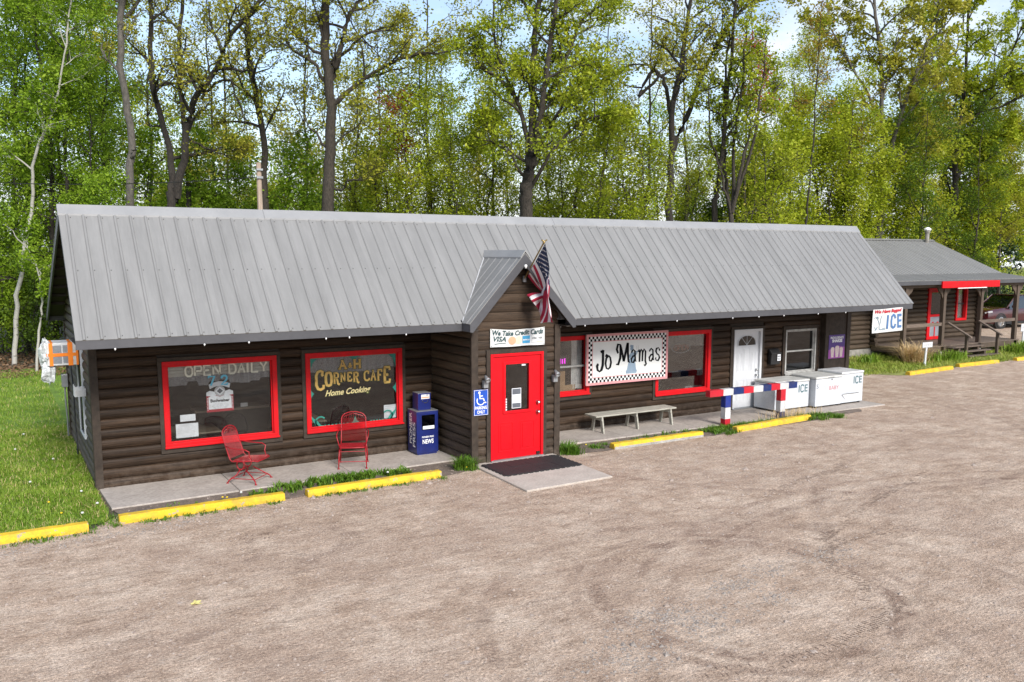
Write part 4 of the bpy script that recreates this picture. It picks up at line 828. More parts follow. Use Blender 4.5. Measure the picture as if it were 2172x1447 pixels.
LT(-.90, .32, .22, .46, [[(.75, 1), (.78, .6), (.74, .25), (.6, .05), (.35, -.04), (.1, .05), (.02, .25), (.15, .34)], [(.45, .93), (.75, 1.0), (.95, .97)]], .075); dot(-.875, .47, .026)
LT(-.66, .345, .17, .30, [[(.5, 1.05), (.15, .85), (.02, .45), (.2, .08), (.5, 0), (.82, .15), (.95, .5), (.8, .88), (.5, 1.05)], [(.05, .95), (.2, 1.12), (.4, 1.08)]], .06)
LT(-.33, .44, .40, .46, [[(.08, .55), (-.02, .75), (.06, 1.0), (.22, .98), (.26, .7), (.24, .3), (.1, -.02), (-.06, .0)], [(.24, .95), (.40, .5), (.50, .12)], [(.50, .12), (.64, .6), (.78, 1.05)], [(.78, 1.05), (.80, .5), (.86, .08), (.98, .04)]], .068)
LT(.08, .46, .17, .28, [[(.1, .85), (.4, 1.05), (.7, .9), (.75, .4), (.8, .08), (1, .05)], [(.74, .55), (.35, .5), (.08, .28), (.15, .02), (.45, -.02), (.74, .25)]], .055); dot(.10, .695, .018)
LT(.30, .44, .27, .30, [[(-.02, .85), (.08, 1.02), (.16, .85), (.14, .05)], [(.15, .75), (.32, 1.03), (.47, .85), (.46, .08)], [(.47, .75), (.64, 1.03), (.8, .85), (.79, .1), (.9, -.15), (.76, -.3), (.68, -.18)]], .055)
LT(.62, .46, .17, .28, [[(.1, .85), (.4, 1.05), (.7, .9), (.75, .4), (.8, .08), (1, .05)], [(.74, .55), (.35, .5), (.08, .28), (.15, .02), (.45, -.02), (.74, .25)]], .055); dot(.64, .695, .018)
LT(.82, .455, .15, .30, [[(.85, .82), (.6, 1.03), (.2, .95), (.08, .75), (.3, .55), (.7, .42), (.85, .22), (.6, 0), (.2, .02), (.02, .2)]], .06); dot(.835, .52, .018); dot(.945, .695, .018)
b.build('lettering', 'black_print', nb)
# credit card banner over the door
bn = thing('credit_card_banner', 'white We Take Credit Cards banner stretched above the red door', 'banner', (7.27, VY-.012, 2.24))
def bn3(off=0): return lambda a, z: (a, -.012*math.cos(a*3.3)-off, z-.03*(1-(a/.61)**2)*(z/.35)+.004*math.sin(a*9))
b = MB(); f3 = bn3(); b.grid(lambda a, c: f3(-.61+1.22*a, .35*c), 48, 10); b.build('sheet', 'banner', bn, smooth=True)
b = MB(); text(b, 'We Take Credit Cards', -.57, .225, 1.14, .105, bn3(.006), bold=.035, shear=.2); b.build('lettering', 'teal_ink', bn)
b = MB(); text(b, 'VISA', -.545, .105, .27, .105, bn3(.006), bold=.03, shear=.3); stroke(b, [(-.52+.03*k, .055+.022*math.sin(k/8*1.5)) for k in range(9)], .013, bn3(.006)); b.build('card_logo', 'teal_ink', bn)
b = MB(); disc(b, -.14, .125, .085, bn3(.005), 20); b.build('card_logo', 'ink_orange', bn); b = MB(); disc(b, .0, .125, .085, bn3(.0045), 20); b.build('card_logo', 'ink_peach', bn)
b = MB(); quad(b, .09, .26, .05, .205, bn3(.005)); b.cur = 1; text(b, 'EXPRESS', .10, .105, .15, .03, bn3(.007), bold=.03); b.build('card_logo', ['ink_cyan', 'white_print'], bn)
b = MB(); text(b, 'DISC  VER', .32, .125, .23, .04, bn3(.006), bold=.01); b.cur = 1
for q in ((.30, .575, .055, .060), (.30, .575, .215, .220), (.30, .305, .06, .215), (.57, .575, .06, .215)): quad(b, *q, bn3(.005))
b.cur = 2; quad(b, .42, .57, .065, .085, bn3(.0048)); b.build('card_logo', ['ink_darkgrey', 'ink_grey', 'ink_peach'], bn)
b = MB()
for a in (-.59, .59):
    for z in (.02, .335): disc(b, a, z, .008, bn3(.007), 8)
b.build('grommets', 'black_print', bn)['kind'] = 'stuff'
# accessible parking sign
hs = thing('parking_sign', 'blue accessible parking only sign on the entrance corner board', 'sign', (6.445, VY-.03, .97)); b = MB(); b.box(-.155, .155, 0, .006, 0, .49); b.build('plate', 'blue_sign', hs, bevel=.008)
b = MB(); t3 = front(0, -.002, 0)
for q in ((-.148, .148, .006, .013), (-.148, .148, .477, .484), (-.148, -.141, .013, .477), (.141, .148, .013, .477)): quad(b, *q, t3)
text(b, 'PARKING', -.125, .115, .25, .062, t3, bold=.02); text(b, 'ONLY', -.085, .035, .17, .062, t3, bold=.02)
disc(b, -.035, .435, .024, t3); stroke(b, [(-.03, .41), (-.022, .32), (.05, .32), (.085, .235), (.11, .245)], .024, t3); stroke(b, [(-.026, .37), (.04, .37)], .018, t3); stroke(b, arc(-.005, .285, .082, .082, 150, 360-10, 16), .018, t3); b.build('symbol', 'white_print', hs)
# lamps either side of the door
for x, z, lab in ((6.52, 1.50, 'small grey spotlight above the blue parking sign'), (8.09, 1.50, 'small grey spotlight on the corner board right of the red door')):
    t = thing('wall_lamp', lab, 'lamp', (x, VY-.045, z)); b = MB(); b.box(-.05, .05, -.055, .029, -.01, .13); b.build('housing', 'gray_metal', t, bevel=.01)
    b = MB(); b.X = Matrix.Translation((-.01, -.09, .18)) @ Matrix.Rotation(R(35), 4, 'X'); b.lathe([(.0, .07), (.025, .07), (.03, .03), (.048, -.03), (.052, -.07), (.044, -.07), (.04, -.055), (0, -.05)], 14, 'Y'); b.build('lamp_head', 'gray_metal', t, smooth=True)
    b = MB(); b.tube([(0, -.02, .12), (-.005, -.06, .16)], .018, 8); b.build('knuckle', 'gray_metal', t)
# mailbox, poster, hanging ICE banner
mbx = thing('mailbox', 'black wall mailbox beside the white door with a white number label', 'mailbox', (16.17, -.02, 1.13)); b = MB(); b.prism([(-.17, 0, 0), (-.17, -.12, 0), (-.17, -.14, .30), (-.17, -.06, .40), (-.17, 0, .42)], (.34, 0, 0)); b.build('body', 'black', mbx, bevel=.02)
B('lid', 'black', mbx, -.18, .18, -.155, -.141, .27, .32, bevel=.006); b = MB(); quad(b, .03, .15, .10, .27, front(0, -.1505, 0)); b.cur = 1; [quad(b, .045+.03*i, .065+.03*i, .125+.07*j, .165+.07*j, front(0, -.152, 0)) for i in range(3) for j in range(2)]; b.build('number_label', ['paper', 'ink_darkgrey'], mbx)['kind'] = 'stuff'
ps = thing('shake_poster', 'purple SHAKES poster with milkshake cups on the brown closet front', 'poster', (18.60, -.108, 1.15)); b = MB(); b.box(-.33, .33, 0, .004, 0, .65); b.build('sheet', 'poster', ps)
b = MB(); b.add([(-.33, -.001, 0), (.33, -.001, 0), (.33, -.001, .30), (.1, -.001, .33), (-.33, -.001, .24)], [(0, 1, 2, 3, 4)]); b.build('lower_field', 'poster_pink', ps)
b = MB()
for x, s_ in ((-.17, 1), (.02, 1.12), (.19, .95)):
    tt = front(x, -.003, .03); b.add([tt(*q) for q in [(-.05*s_, 0), (.05*s_, 0), (.075*s_, .22*s_), (-.075*s_, .22*s_)]], [(0, 1, 2, 3)]); disc(b, 0, .235*s_, .075*s_, front(x, -.0035, .03), 12, .05*s_)
b.build('cups', 'shake', ps); b = MB(); text(b, 'INDULGENCE', -.27, .54, .54, .065, front(0, -.003, 0), bold=.03); text(b, 'SHAKES', -.2, .44, .42, .09, front(0, -.003, 0), bold=.05); b.build('lettering', 'white_print', ps)
ib = thing('ice_banner', 'white We Have Bagged ICE banner hanging from the roof overhang', 'banner', (18.47, EY-.03, 1.91))
ib.scale = (.92, .92, .92)
def ib3(off=0): return lambda a, z: (a, -.02*math.sin(a*4+z*3)-off, z+.015*math.sin(a*2.5))
b = MB(); f3 = ib3(); b.grid(lambda a, c: f3(-.66+1.32*a, .11+.66*c), 44, 20); b.build('sheet', 'banner', ib, smooth=True)
b = MB(); text(b, 'We Have Bagged', -.60, .625, 1.20, .125, ib3(.014), bold=.045, shear=.3); b.build('lettering', 'ink_red', ib)
b = MB()
stroke(b, [(-.05, .20), (-.05, .59)], .075, ib3(.012)); stroke(b, [(.30, .47), (.27, .55), (.20, .58), (.13, .53), (.11, .40), (.13, .26), (.20, .215), (.27, .24), (.30, .32)], .075, ib3(.012)); stroke(b, [(.60, .555), (.43, .555)], .075, ib3(.012)); stroke(b, [(.43, .59), (.43, .20)], .075, ib3(.0125)); stroke(b, [(.43, .40), (.60, .40)], .065, ib3(.012)); stroke(b, [(.43, .235), (.60, .235)], .075, ib3(.012)); b.build('lettering', 'ice_blue', ib)
b = MB()
for p in ([(-.62, .52), (-.54, .55), (-.46, .50), (-.40, .40), (-.38, .30), (-.33, .42), (-.34, .50), (-.30, .60)], [(-.50, .57), (-.42, .52)], [(-.38, .30), (-.36, .20), (-.26, .20), (-.22, .23), (-.14, .23), (-.14, .19), (-.24, .19)], [(-.44, .28), (-.50, .20), (-.56, .17)], [(-.56, .28), (-.52, .20), (-.46, .27)]): stroke(b, p, .018, ib3(.012))
b.build('drawing', 'ink_pale', ib)
# flag on its slanting pole
fg = thing('flag', 'American flag hanging from a slanted pole on the entrance gable', 'flag', (7.40, VY-.03, 3.52))
tip = Vector((-.10, -.80, .66)); MB().tube([(0, .03, -.02), tip], .014, 8).build('pole', 'brass', fg); B('bracket', 'gray_metal', fg, -.03, .03, -.015, .028, -.06, .06)
e_ = MB(); e_.lathe([(0, -.03), (.02, -.02), (.026, 0), (.02, .02), (0, .03)], 10, 'Z', tuple(tip+Vector((0, -.02, .02)))); e_.tube([tip+Vector((-.05, -.02, .06)), tip+Vector((0, -.025, .035)), tip+Vector((.06, -.03, .065))], .014, 6); e_.build('finial', 'brass', fg, smooth=True)
def flag_pt(s, t):
    """s: 0 at the pole tip .. 1 at the lower hoist; t: 0 hoist .. 1 fly"""
    hp = tip*(1-s*.92)
    k = min(1, t*3.2); fall = 1.48*t*(1-.42*s*t)
    x = hp.x+.02+(.10*(1-s)*k)+.40*s*k*(1-.15*t)+.055*math.sin(t*7+s*5)*t+.03*math.sin(s*15+t*3)*min(1, t*3)
    y = hp.y*(1-.34*t*s)-.03+.10*math.sin(s*9+t*4)*min(1, t*2.5)+.05*math.sin(s*19-t*6)*t
    z = hp.z-fall+.05*math.sin(s*6+1)*t
    # the lower fly corner is blown up in a loop
    q = max(0, s-.45)/.55*max(0, t-.35)/.65
    return (x-.45*q*math.sin(q*2.6), y-.10*q, z+.55*q+.12*math.sin(q*4))
b = MB(); NS, NT = 26, 44
V = [flag_pt(i/NS, j/NT) for j in range(NT+1) for i in range(NS+1)]
for j in range(NT):
    for i in range(NS):
        b.cur = 2 if (i < 14 and j < NT*.4) else (0 if (i//2) % 2 == 0 else 1)
        k = j*(NS+1)+i; b.f.append((k, k+1, k+NS+2, k+NS+1)); b.m.append(b.cur)
b.v = V; b.build('cloth', ['flag_red', 'flag_white', 'flag_blue'], fg, smooth=True, nofix=True)
b = MB()
for r_i in range(9):
    for c_i in range(6 if r_i % 2 == 0 else 5):
        s0 = (.06+.88*r_i/8*1.0)*.5; t0 = (.035+(c_i+(0 if r_i % 2 == 0 else .5))/6)*.4+.01
        p = Vector(flag_pt(s0, t0)); ds = (Vector(flag_pt(s0+.01, t0))-p).normalized(); dt = (Vector(flag_pt(s0, t0+.01))-p); dt = (dt-ds*dt.dot(ds)).normalized(); n = ds.cross(dt)
        for sg in (-1, 1):
            b.add([p+n*sg*.004+(ds*math.cos(R(36*k+90))+dt*math.sin(R(36*k+90)))*(.021 if k % 2 == 0 else .009) for k in range(10)], [tuple(range(10))])
b.build('stars', 'flag_white', fg, nofix=True)['kind'] = 'stuff'

# ------------------------------------------------------------------ things along the front
# newspaper box
nw = thing('newspaper_box', 'blue newspaper vending box in the corner beside the entrance', 'newspaper box', (5.93, -.30, .03))
b = MB(); b.box(-.235, .235, -.21, .22, .03, .87); b.build('cabinet', 'blue_box', nw, bevel=.008); B('top_plate', 'gray_metal', nw, -.235, .235, -.21, .22, .871, .878); B('plinth', 'blue_box', nw, -.21, .21, -.19, .20, 0, .03)
b = MB(); b.box(-.15, .13, -.10, .16, .879, 1.215); b.build('coin_box', 'blue_box', nw, bevel=.006); B('coin_box_top', 'gray_metal', nw, -.148, .128, -.098, .158, 1.2155, 1.222)
b = MB(); b.box(-.19, .20, -.219, -.211, .07, .845); b.build('door', 'blue_box', nw, bevel=.004)
b = MB(); b.box(-.13, .155, -.226, -.2195, .50, .80); b.build('display_window', 'pane_dark', nw, bevel=.004)
b = MB(); quad(b, -.11, .14, .515, .58, front(0, -.2275, 0)); b.build('newspaper', 'paper', nw)
b = MB(); quad(b, -.08, .10, 1.10, 1.19, front(0, -.1015, 0)); b.cur = 1; quad(b, -.07, .09, 1.115, 1.145, front(0, -.1025, 0)); b.cur = 2; quad(b, .03, .08, 1.165, 1.182, front(0, -.1025, 0)); b.build('instruction_label', ['paper', 'ink_orange', 'ink_darkgrey'], nw)
for x, z in ((-.05, 1.055), (.06, 1.055)): MB().lathe([(0, -.112), (.011, -.112), (.011, -.10)], 8, 'Y', (x, 0, z)).build('coin_slot', 'chrome', nw)
B('coin_lip', 'chrome', nw, -.03, .05, -.11, -.1005, 1.018, 1.03)
b = MB(); text(b, 'NEWS', -.115, .22, .24, .09, front(0, -.2205, 0), bold=.02); text(b, 'PIONEER PRESS', -.13, .34, .26, .035, front(0, -.2205, 0), bold=.02, shear=.2); b.build('lettering', 'white_print', nw)
def side(a, z): return (-.2365, -.17+z, a)       # text running up the left side
b = MB(); text(b, 'PIONEER', .20, .185, .63, .12, side, bold=.015); text(b, 'PRESS', .15, .03, .50, .12, side, bold=.015); b.build('lettering', 'white_print', nw)
# red wire chairs
def wire_grid(b, p00, p10, p01, p11, nu, nv, w=.0024):
    P = lambda a, c: (Vector(p00)*(1-a)+Vector(p10)*a)*(1-c)+(Vector(p01)*(1-a)+Vector(p11)*a)*c
    for i in range(nu+1): b.tube([P(i/nu, 0), P(i/nu, 1)], w, 3, cap=False)
    for j in range(nv+1): b.tube([P(0, j/nv), P(1, j/nv)], w, 3, cap=False)
def patio_chair(label, loc, rz, spring):
    t = thing('patio_chair', label, 'chair', loc, rz, 'red chairs along the walk')   # faces local -Y
    sh_ = .42; bw_ = .235
    b = MB(); p = []
    for sx in (-1, 1):
        q = [(sx*bw_, -.24, sh_+.015), (sx*bw_, .0, sh_-.01), (sx*bw_, .19, sh_-.02), (sx*bw_, .235, sh_+.03), (sx*bw_*.99, .30, sh_+.25), (sx*bw_*.97, .36, sh_+.46)]
        p = q if sx < 0 else p+[(math.copysign(bw_, -1)*math.cos(R(a))*.97, .365+.02*math.sin(R(a)), sh_+.46+.13*math.sin(R(a))) for a in range(20, 180, 20)]+q[::-1]
    b.tube(p, .011, 6); b.tube([(-bw_, -.24, sh_+.015), (-bw_*.9, -.275, sh_), (0, -.285, sh_), (bw_*.9, -.275, sh_), (bw_, -.24, sh_+.015)], .013, 6); b.build('frame', 'chair_red', t, smooth=True)
    b = MB(); wire_grid(b, (-bw_+.01, .235, sh_+.03), (bw_-.01, .235, sh_+.03), (-bw_+.015, .36, sh_+.46), (bw_-.015, .36, sh_+.46), 24, 24); b.tube([(-.18, .368, sh_+.50), (0, .375, sh_+.56), (.18, .368, sh_+.50)], .006, 5)
    for k in range(9): b.tube([(-.19+.38*k/8, .36, sh_+.46), (-.17+.34*k/8, .375, sh_+.47+.10*math.sin(math.pi*(k+1)/10))], .004, 3, cap=False)
    b.build('backrest', 'chair_red', t)['kind'] = 'stuff'
    b = MB(); wire_grid(b, (-bw_+.01, -.26, sh_+.01), (bw_-.01, -.26, sh_+.01), (-bw_+.01, .2, sh_-.012), (bw_-.01, .2, sh_-.012), 24, 24); b.build('seat', 'chair_red', t)['kind'] = 'stuff'
    for sx in (-1, 1):
        b = MB(); b.tube([(sx*bw_*.98, .31, sh_+.27), (sx*(bw_+.05), .18, sh_+.235), (sx*(bw_+.055), -.10, sh_+.225), (sx*(bw_+.05), -.17, sh_+.19), (sx*(bw_+.03), -.16, sh_+.10), (sx*(bw_), -.20, sh_+.01)], .010, 6); b.build('armrest', 'chair_red', t, smooth=True)
    F_ = .27
    if spring:
        b = MB()
        for sx in (-1, 1):
            b.tube([(sx*.10+.055*math.cos(R(a)), .12, .30+.10*math.sin(R(a))) if 0 else (sx*.12, .10+.07*math.cos(R(a)), .315+.085*math.sin(R(a))) for a in range(0, 361, 24)], .011, 6)
        b.tube([(-.14, .08, .23), (.14, .08, .23)], .012, 6); b.build('spring', 'chair_red', t, smooth=True)
        for sx in (-1, 1):
            for sy in (-1, 1):
                b = MB(); b.tube([(sx*.13, .05*sy+.05, .23), (sx*.19, sy*.15, .13), (sx*F_*.93, sy*F_*.93, .05), (sx*F_, sy*F_, .008)], .011, 6); b.lathe([(.0, 0), (.024, 0), (.02, .012), (0, .016)], 10, 'Z', (sx*F_, sy*F_, 0)); b.build('leg', 'chair_red', t, smooth=True)
        for q in (((-.23, -.23), (.23, -.23)), ((-.23, .23), (.23, .23)), ((-.23, -.23), (-.23, .23)), ((.23, -.23), (.23, .23))): MB().tube([(q[0][0], q[0][1], .085), (q[1][0], q[1][1], .085)], .007, 5).build('stretcher', 'chair_red', t)
    else:
        for sx in (-1, 1):
            for sy in (-1, 1):
                b = MB(); b.tube([(sx*bw_, sy*.2, sh_), (sx*(bw_+.015), sy*.235, .2), (sx*(bw_+.02), sy*F_, .008)], .011, 6); b.lathe([(.0, 0), (.024, 0), (.02, .012), (0, .016)], 10, 'Z', (sx*(bw_+.02), sy*F_, 0)); b.build('leg', 'chair_red', t, smooth=True)
            MB().tube([(sx*(bw_+.016), -.25, .13), (sx*(bw_+.016), .25, .13)], .008, 5).build('stretcher', 'chair_red', t)
        MB().tube([(-bw_-.01, -.255, .14), (bw_+.01, -.255, .14)], .008, 5).build('stretcher', 'chair_red', t); MB().tube([(-bw_, -.21, .33), (bw_, -.21, .33)], .007, 5).build('stretcher', 'chair_red', t)
    t.scale = (1, 1, .95); return t
patio_chair('red wire mesh spring chair turned sideways below the OPEN DAILY window', (2.37, -.72, .03), R(46), True)
patio_chair('red wire mesh armchair facing out below the CORNER CAFE window', (4.33, -.62, .03), R(-24), False)
# bench
bn = thing('bench', 'long weathered white wooden bench against the log wall', 'bench', (11.12, -.47, .03))
for k in range(3): B('seat_board', 'bench', bn, -1.17, 1.17, -.215+.146*k, -.215+.14+.146*k, .37, .405, bevel=.006)
for x in (-1.0, -.02, 1.0):
    B('cleat', 'bench', bn, x-.02, x+.02, -.225, .225, .285, .369, bevel=.004)
    for sy in (-1, 1):
        b = MB(); b.prism([(x+.021, sy*.13-.045, .368), (x+.021, sy*.13+.045, .368), (x+.021, sy*.20+.045, 0), (x+.021, sy*.20-.045, 0)], (.035, 0, 0)); b.build('leg', 'bench', bn, bevel=.004)
# hitching rail
hr = thing('hitching_rail', 'red white and blue striped wooden rail on two posts before the white door', 'rail', (0, -1.38, 0))
cols = ['rail_red', 'rail_white', 'navy', 'rail_red', 'rail_white', 'navy', 'rail_red', 'rail_white', 'navy']; xs = [12.60, 13.02, 13.34, 13.68, 14.00, 14.32, 14.60, 14.90, 15.20, 15.50]
for i, c_ in enumerate(cols): B('beam_section', c_, hr, xs[i]+.0005, xs[i+1]-.0005, -.075, .075, .745, .895, bevel=.006)
for x, cl_ in ((13.18, ('rail_red', 'rail_white', 'navy2')), (15.02, ('navy', 'rail_white', 'rail_red'))):
    zz = (-.05, .19, .46, .744)
    for i in range(3): B('post_section', cl_[i], hr, x-.085, x+.085, -.085+.01, .085-.01, zz[i]+.0005, zz[i+1]-.0005, bevel=.006)
# chest freezers
def freezer(label, x0, x1, y0, y1, h, lock, ice=True, extra=None, lidm='lid'):
    cx = (x0+x1)/2; w = (x1-x0)/2; t = thing('chest_freezer', label, 'freezer', (cx, y0, .03), 0, 'white ice freezers'); d = y1-y0
    b = MB(); b.box(-w, w, 0, d, .045, h-.065); b.build('cabinet', 'enamel', t, bevel=.012)
    b = MB(); b.box(-w-.008, w+.008, -.012, d, h-.055, h); b.build('lid', lidm, t, bevel=.010); B('gasket', 'black', t, -w+.01, w-.01, .01, d-.01, h-.065, h-.055)
    for sx in (-1, 1):
        for yy in (.05, d-.1): B('foot', 'black', t, sx*(w-.07)-.03, sx*(w-.07)+.03, yy, yy+.05, 0, .045)
    if lock: MB().lathe([(0, -.02), (.016, -.02), (.016, 0)], 10, 'Y', (.1, 0, h-.09)).build('lock', 'chrome', t); B('hasp', 'gray_metal', t, -.05, .18, -.022, -.0125, h-.04, h-.03)
    b = MB(); z0 = h-.33; tt = front(w-.40, -.0015, z0)
    stroke(b, [(.02, 0), (.02, .19)], .035, tt); stroke(b, [(.19, .15), (.165, .185), (.11, .185), (.085, .15), (.085, .04), (.11, .005), (.165, .005), (.19, .04)], .034, tt); stroke(b, [(.245, 0), (.245, .19)], .034, tt)
    for z in (.017, .098, .173): stroke(b, [(.27, z), (.335, z)], .03, tt)
    if ice: b.build('lettering', 'ice_green', t)
    if extra: extra(t, w, h)
    for z in (.14, .2): B('badge', 'ink_peach', t, w-.11, w-.06, -.003, .0, z, z+.012)
    return t
def ex2(t, w, h):
    b = MB(); text(b, 'S', -w+.03, h-.30, .075, .11, front(0, -.0015, 0), bold=.005); b.build('lettering', 'ink_darkgrey', t); b = MB(); text(b, 'BABY', .02, h-.37, .36, .10, front(0, -.0015, 0), bold=-.01); b.build('lettering', 'ink_red', t)
def ex3(t, w, h):
    b = MB(); b.prism([(-w+.02, -.03, .28), (w*.55, -.03, .30), (w*.50, -.004, .16), (-w*.6, -.004, .14)], (0, .02, 0)); b.build('kick_grille', 'white_dirty', t); B('grille_slot', 'black', t, -w+.03, w*.52, -.034, -.03, .285, .298)
freezer('white chest freezer with green ICE lettering beside the white door', 15.46, 16.72, -.80, -.10, .77, True)
freezer('white chest freezer with red hand lettering between the two others', 16.77, 17.78, -.97, -.16, .82, True, ice=False, extra=ex2)
freezer('white chest freezer with green ICE lettering under the shake poster', 17.80, 18.68, -.95, -.16, .875, False, extra=ex3, lidm='white_dirty')
# parking blocks
def parking_block(label, x0, x1, y, grey=False, sd=0, z=0, rz=0):
    cx = (x0+x1)/2; w = (x1-x0)/2; t = thing('parking_block', label, 'parking block', (cx, y, 0), rz, 'yellow parking blocks'); r = random.Random(sd)
    n = 22; vs = []; pr = [(-.095, 0), (-.09, .055), (-.068, .125), (.068, .125), (.09, .055), (.095, 0)]
    b = MB()
    for i in range(n+1):
        x = -w+2*w*i/n; e = .97 if i in (0, n) else 1
        for (py, pz) in pr: b.v.append((x, py*e+r.uniform(-.004, .004), pz*e*(1 if pz == 0 else r.uniform(.955, 1.02))-.004))
    k = len(pr)
    for i in range(n):
        for j in range(k-1): b.f.append((i*k+j, i*k+j+1, (i+1)*k+j+1, (i+1)*k+j)); b.m.append(1 if (j == 0 and grey) else 0)
    b.f.append(tuple(range(k))); b.m.append(0); b.f.append(tuple(n*k+j for j in range(k))); b.m.append(0)
    b.build('block', ['yellow', 'concrete_grey'], t, bevel=.01); return t
parking_block('yellow concrete parking block at the edge of the lawn', -2.85, -.33, -2.22, sd=1)
parking_block('chipped yellow parking block before the OPEN DAILY window', .09, 2.57, -2.09, sd=2)
parking_block('yellow parking block before the CORNER CAFE window', 2.94, 5.42, -2.10, sd=3, rz=R(.8))
parking_block('yellow parking block with bare grey base before the bench', 9.46, 11.93, -1.90, grey=True, sd=4)
parking_block('yellow parking block in weeds before the striped rail', 12.93, 15.60, -1.84, sd=5, rz=R(3.5))
parking_block('yellow parking block beside the small white staked sign', 24.75, 27.5, 1.95, sd=6, rz=R(4))
parking_block('yellow parking block before the cabin steps', 28.2, 30.7, 2.25, sd=7)
parking_block('yellow parking block past the cabin steps at the lot edge', 31.9, 34.4, 2.25, sd=8)
# door mat: rubber tiles
dm = thing('door_mat', 'black rubber mat of linked tiles before the red door', 'mat', (7.205, -2.36, .035)); r_ = random.Random(9)
for i in range(4):
    for j in range(2): B('mat_tile', 'rubber', dm, -.83+.415*i+.002, -.83+.415*(i+1)-.002, -.46+.46*j+.002, -.46+.46*(j+1)-.002, 0, .017+r_.uniform(0, .002), bevel=.003)
b = MB()
for i in range(14):
    for yy in (-.487, .462): b.box(-.81+.117*i, -.81+.117*i+.07, yy, yy+.025, 0, .014)
for i in range(7):
    for xx in (-.857, .832): b.box(xx, xx+.025, -.44+.13*i, -.44+.13*i+.08, 0, .014)
b.build('edge_tabs', 'rubber', dm)['kind'] = 'stuff'
# ---- left end wall things
ws = window(1.50, 2.30, .66, 2.36, mt='white', fr=.05, trim=0, sill=False, parent=H) if 0 else None
sw = MB()
for q in ((1.45, 2.35, .62, .66), (1.45, 2.35, 2.33, 2.37), (1.45, 1.49, .66, 2.33), (2.31, 2.35, .66, 2.33)): sw.box(-.022, .045, q[0], q[1], q[2], q[3])
sw = sw.build('window', 'white', H, bevel=.004); B('pane', 'pane_matte', sw, 0.0, .006, 1.49, 2.31, .66, 2.33); B('meeting_rail', 'white', sw, -.01, .03, 1.51, 2.29, 1.44, 1.49)
ac = thing('air_conditioner', 'window air conditioner wrapped in plastic and bound with orange tape', 'air conditioner', (0, 1.62, 1.98))
b = MB(); b.box(-.54, -.032, .0, .60, 0, .41); b.build('casing', 'white_dirty', ac, bevel=.012)
b = MB()
for a, c_ in ((-.44, -.30), (-.28, -.17)):
    for z0, z1 in ((.04, .17), (.22, .37)):
        for k in range(9): b.box(a, c_, -.006, -.001, z0+(z1-z0)*k/9, z0+(z1-z0)*(k+.55)/9)
b.build('grille_slats', 'grille', ac)['kind'] = 'stuff'
for q in ((-.545, -.03, -.010, -.007, .165, .225), (-.50, -.44, -.0095, -.0065, 0, .41), (-.20, -.12, -.0105, -.0075, -.005, .415), (-.07, -.032, -.009, -.006, 0, .41)): B('tape_strip', 'tape', ac, *q)
B('tape_strip', 'tape', ac, -.545, -.541, .0, .6, .17, .22); B('tape_strip', 'tape', ac, -.47, -.43, 0, .6, .4105, .4125); B('tape_strip', 'tape', ac, -.18, -.13, 0, .6, .411, .413)
def blob(name, par, c, rad, mt, sd, n=10):
    r = np.random.default_rng(sd); b = MB(); ph = r.uniform(0, 6, 6)
    def fn(a, v):
        th = a*6.2832; f = v*math.pi; k = 1+.16*math.sin(3*th+ph[0]+2*f)+.13*math.sin(5*f+ph[1]+2*th)+.1*math.sin(7*th+ph[2])
        return (c[0]+rad[0]*k*math.sin(f)*math.cos(th), c[1]+rad[1]*k*math.sin(f)*math.sin(th), c[2]+rad[2]*k*math.cos(f))
    b.grid(fn, 18, n); return b.build(name, mt, par)
blob('plastic_wrap', ac, (-.55, .15, .22), (.10, .16, .22), 'plastic_wrap', 3); blob('plastic_wrap', ac, (-.52, .12, -.11), (.12, .11, .19), 'plastic_wrap', 4)
b = MB(); b.tube([(-.54, .1, .1), (-.56, .08, .0), (-.55, .1, -.08)], .03, 6); b.build('plastic_wrap', 'plastic_wrap', ac)
rk = thing('wall_rack', 'small white slatted rack fixed to the end wall near the corner', 'rack', (-.022, .93, 1.49))
for k in range(6): B('slat', 'white_dirty', rk, -.16, -.148, .0+.04*k, .022+.04*k, 0, .17+.03*(k in (0, 5)), bevel=.002)
for k in range(5): B('slat', 'white_dirty', rk, -.145+.03*k, -.125+.03*k, -.012, -.001, .0, .17+.02*(k % 2), bevel=.002)
B('shelf', 'white_dirty', rk, -.148, 0.02, .0, .22, 0, .02); B('rail', 'white_dirty', rk, -.148, .02, -.014, -.0125, .11, .135)
for y in (.0, .21): B('bracket', 'white_dirty', rk, -.148, .02, y, y+.01, .021, .15)
et = thing('electric_box', 'grey electrical disconnect box with conduit on the end wall', 'electrical box', (-.03, 5.03, 1.12)); B('box', 'gray_metal', et, -.10, .02, -.08, .08, 0, .28, bevel=.012); MB().tube([(-.04, 0, .01), (-.045, .01, -.3), (-.03, 0, -.7), (-.03, 0, -1.13)], .018, 8).build('conduit', 'gray_metal', et)
cb = MB(); cb.tube([(-.03, 3.55, 1.95), (-.05, 3.3, 1.7), (-.035, 3.2, 1.3), (-.045, 3.15, .7), (-.04, 3.05, .25), (-.05, 2.9, .03), (-.2, 2.4, .02)], .014, 6); tag(cb.build('power_cable', 'iron', smooth=True), 'dark cable running down the end wall into the grass', 'cable')
# a lone pale oak leaf on the gravel
lfm = MB(); pts = []
for k in range(28):
    a = 2*math.pi*k/28; rr = .062*(1+.34*math.cos(7*a))*(1+.35*math.cos(a)); pts.append((rr*math.cos(a)*1.25, rr*math.sin(a), .012+.012*math.sin(a*2)))
lfm.prism(pts, (0, 0, .0015)); o = lfm.build('fallen_leaf', 'oak_leaf'); o.location = (.44, -5.82, 0); o.rotation_euler = (0, 0, .6); o.scale = (.72, .72, 1); tag(o, 'single pale fallen oak leaf lying on the gravel', 'leaf')

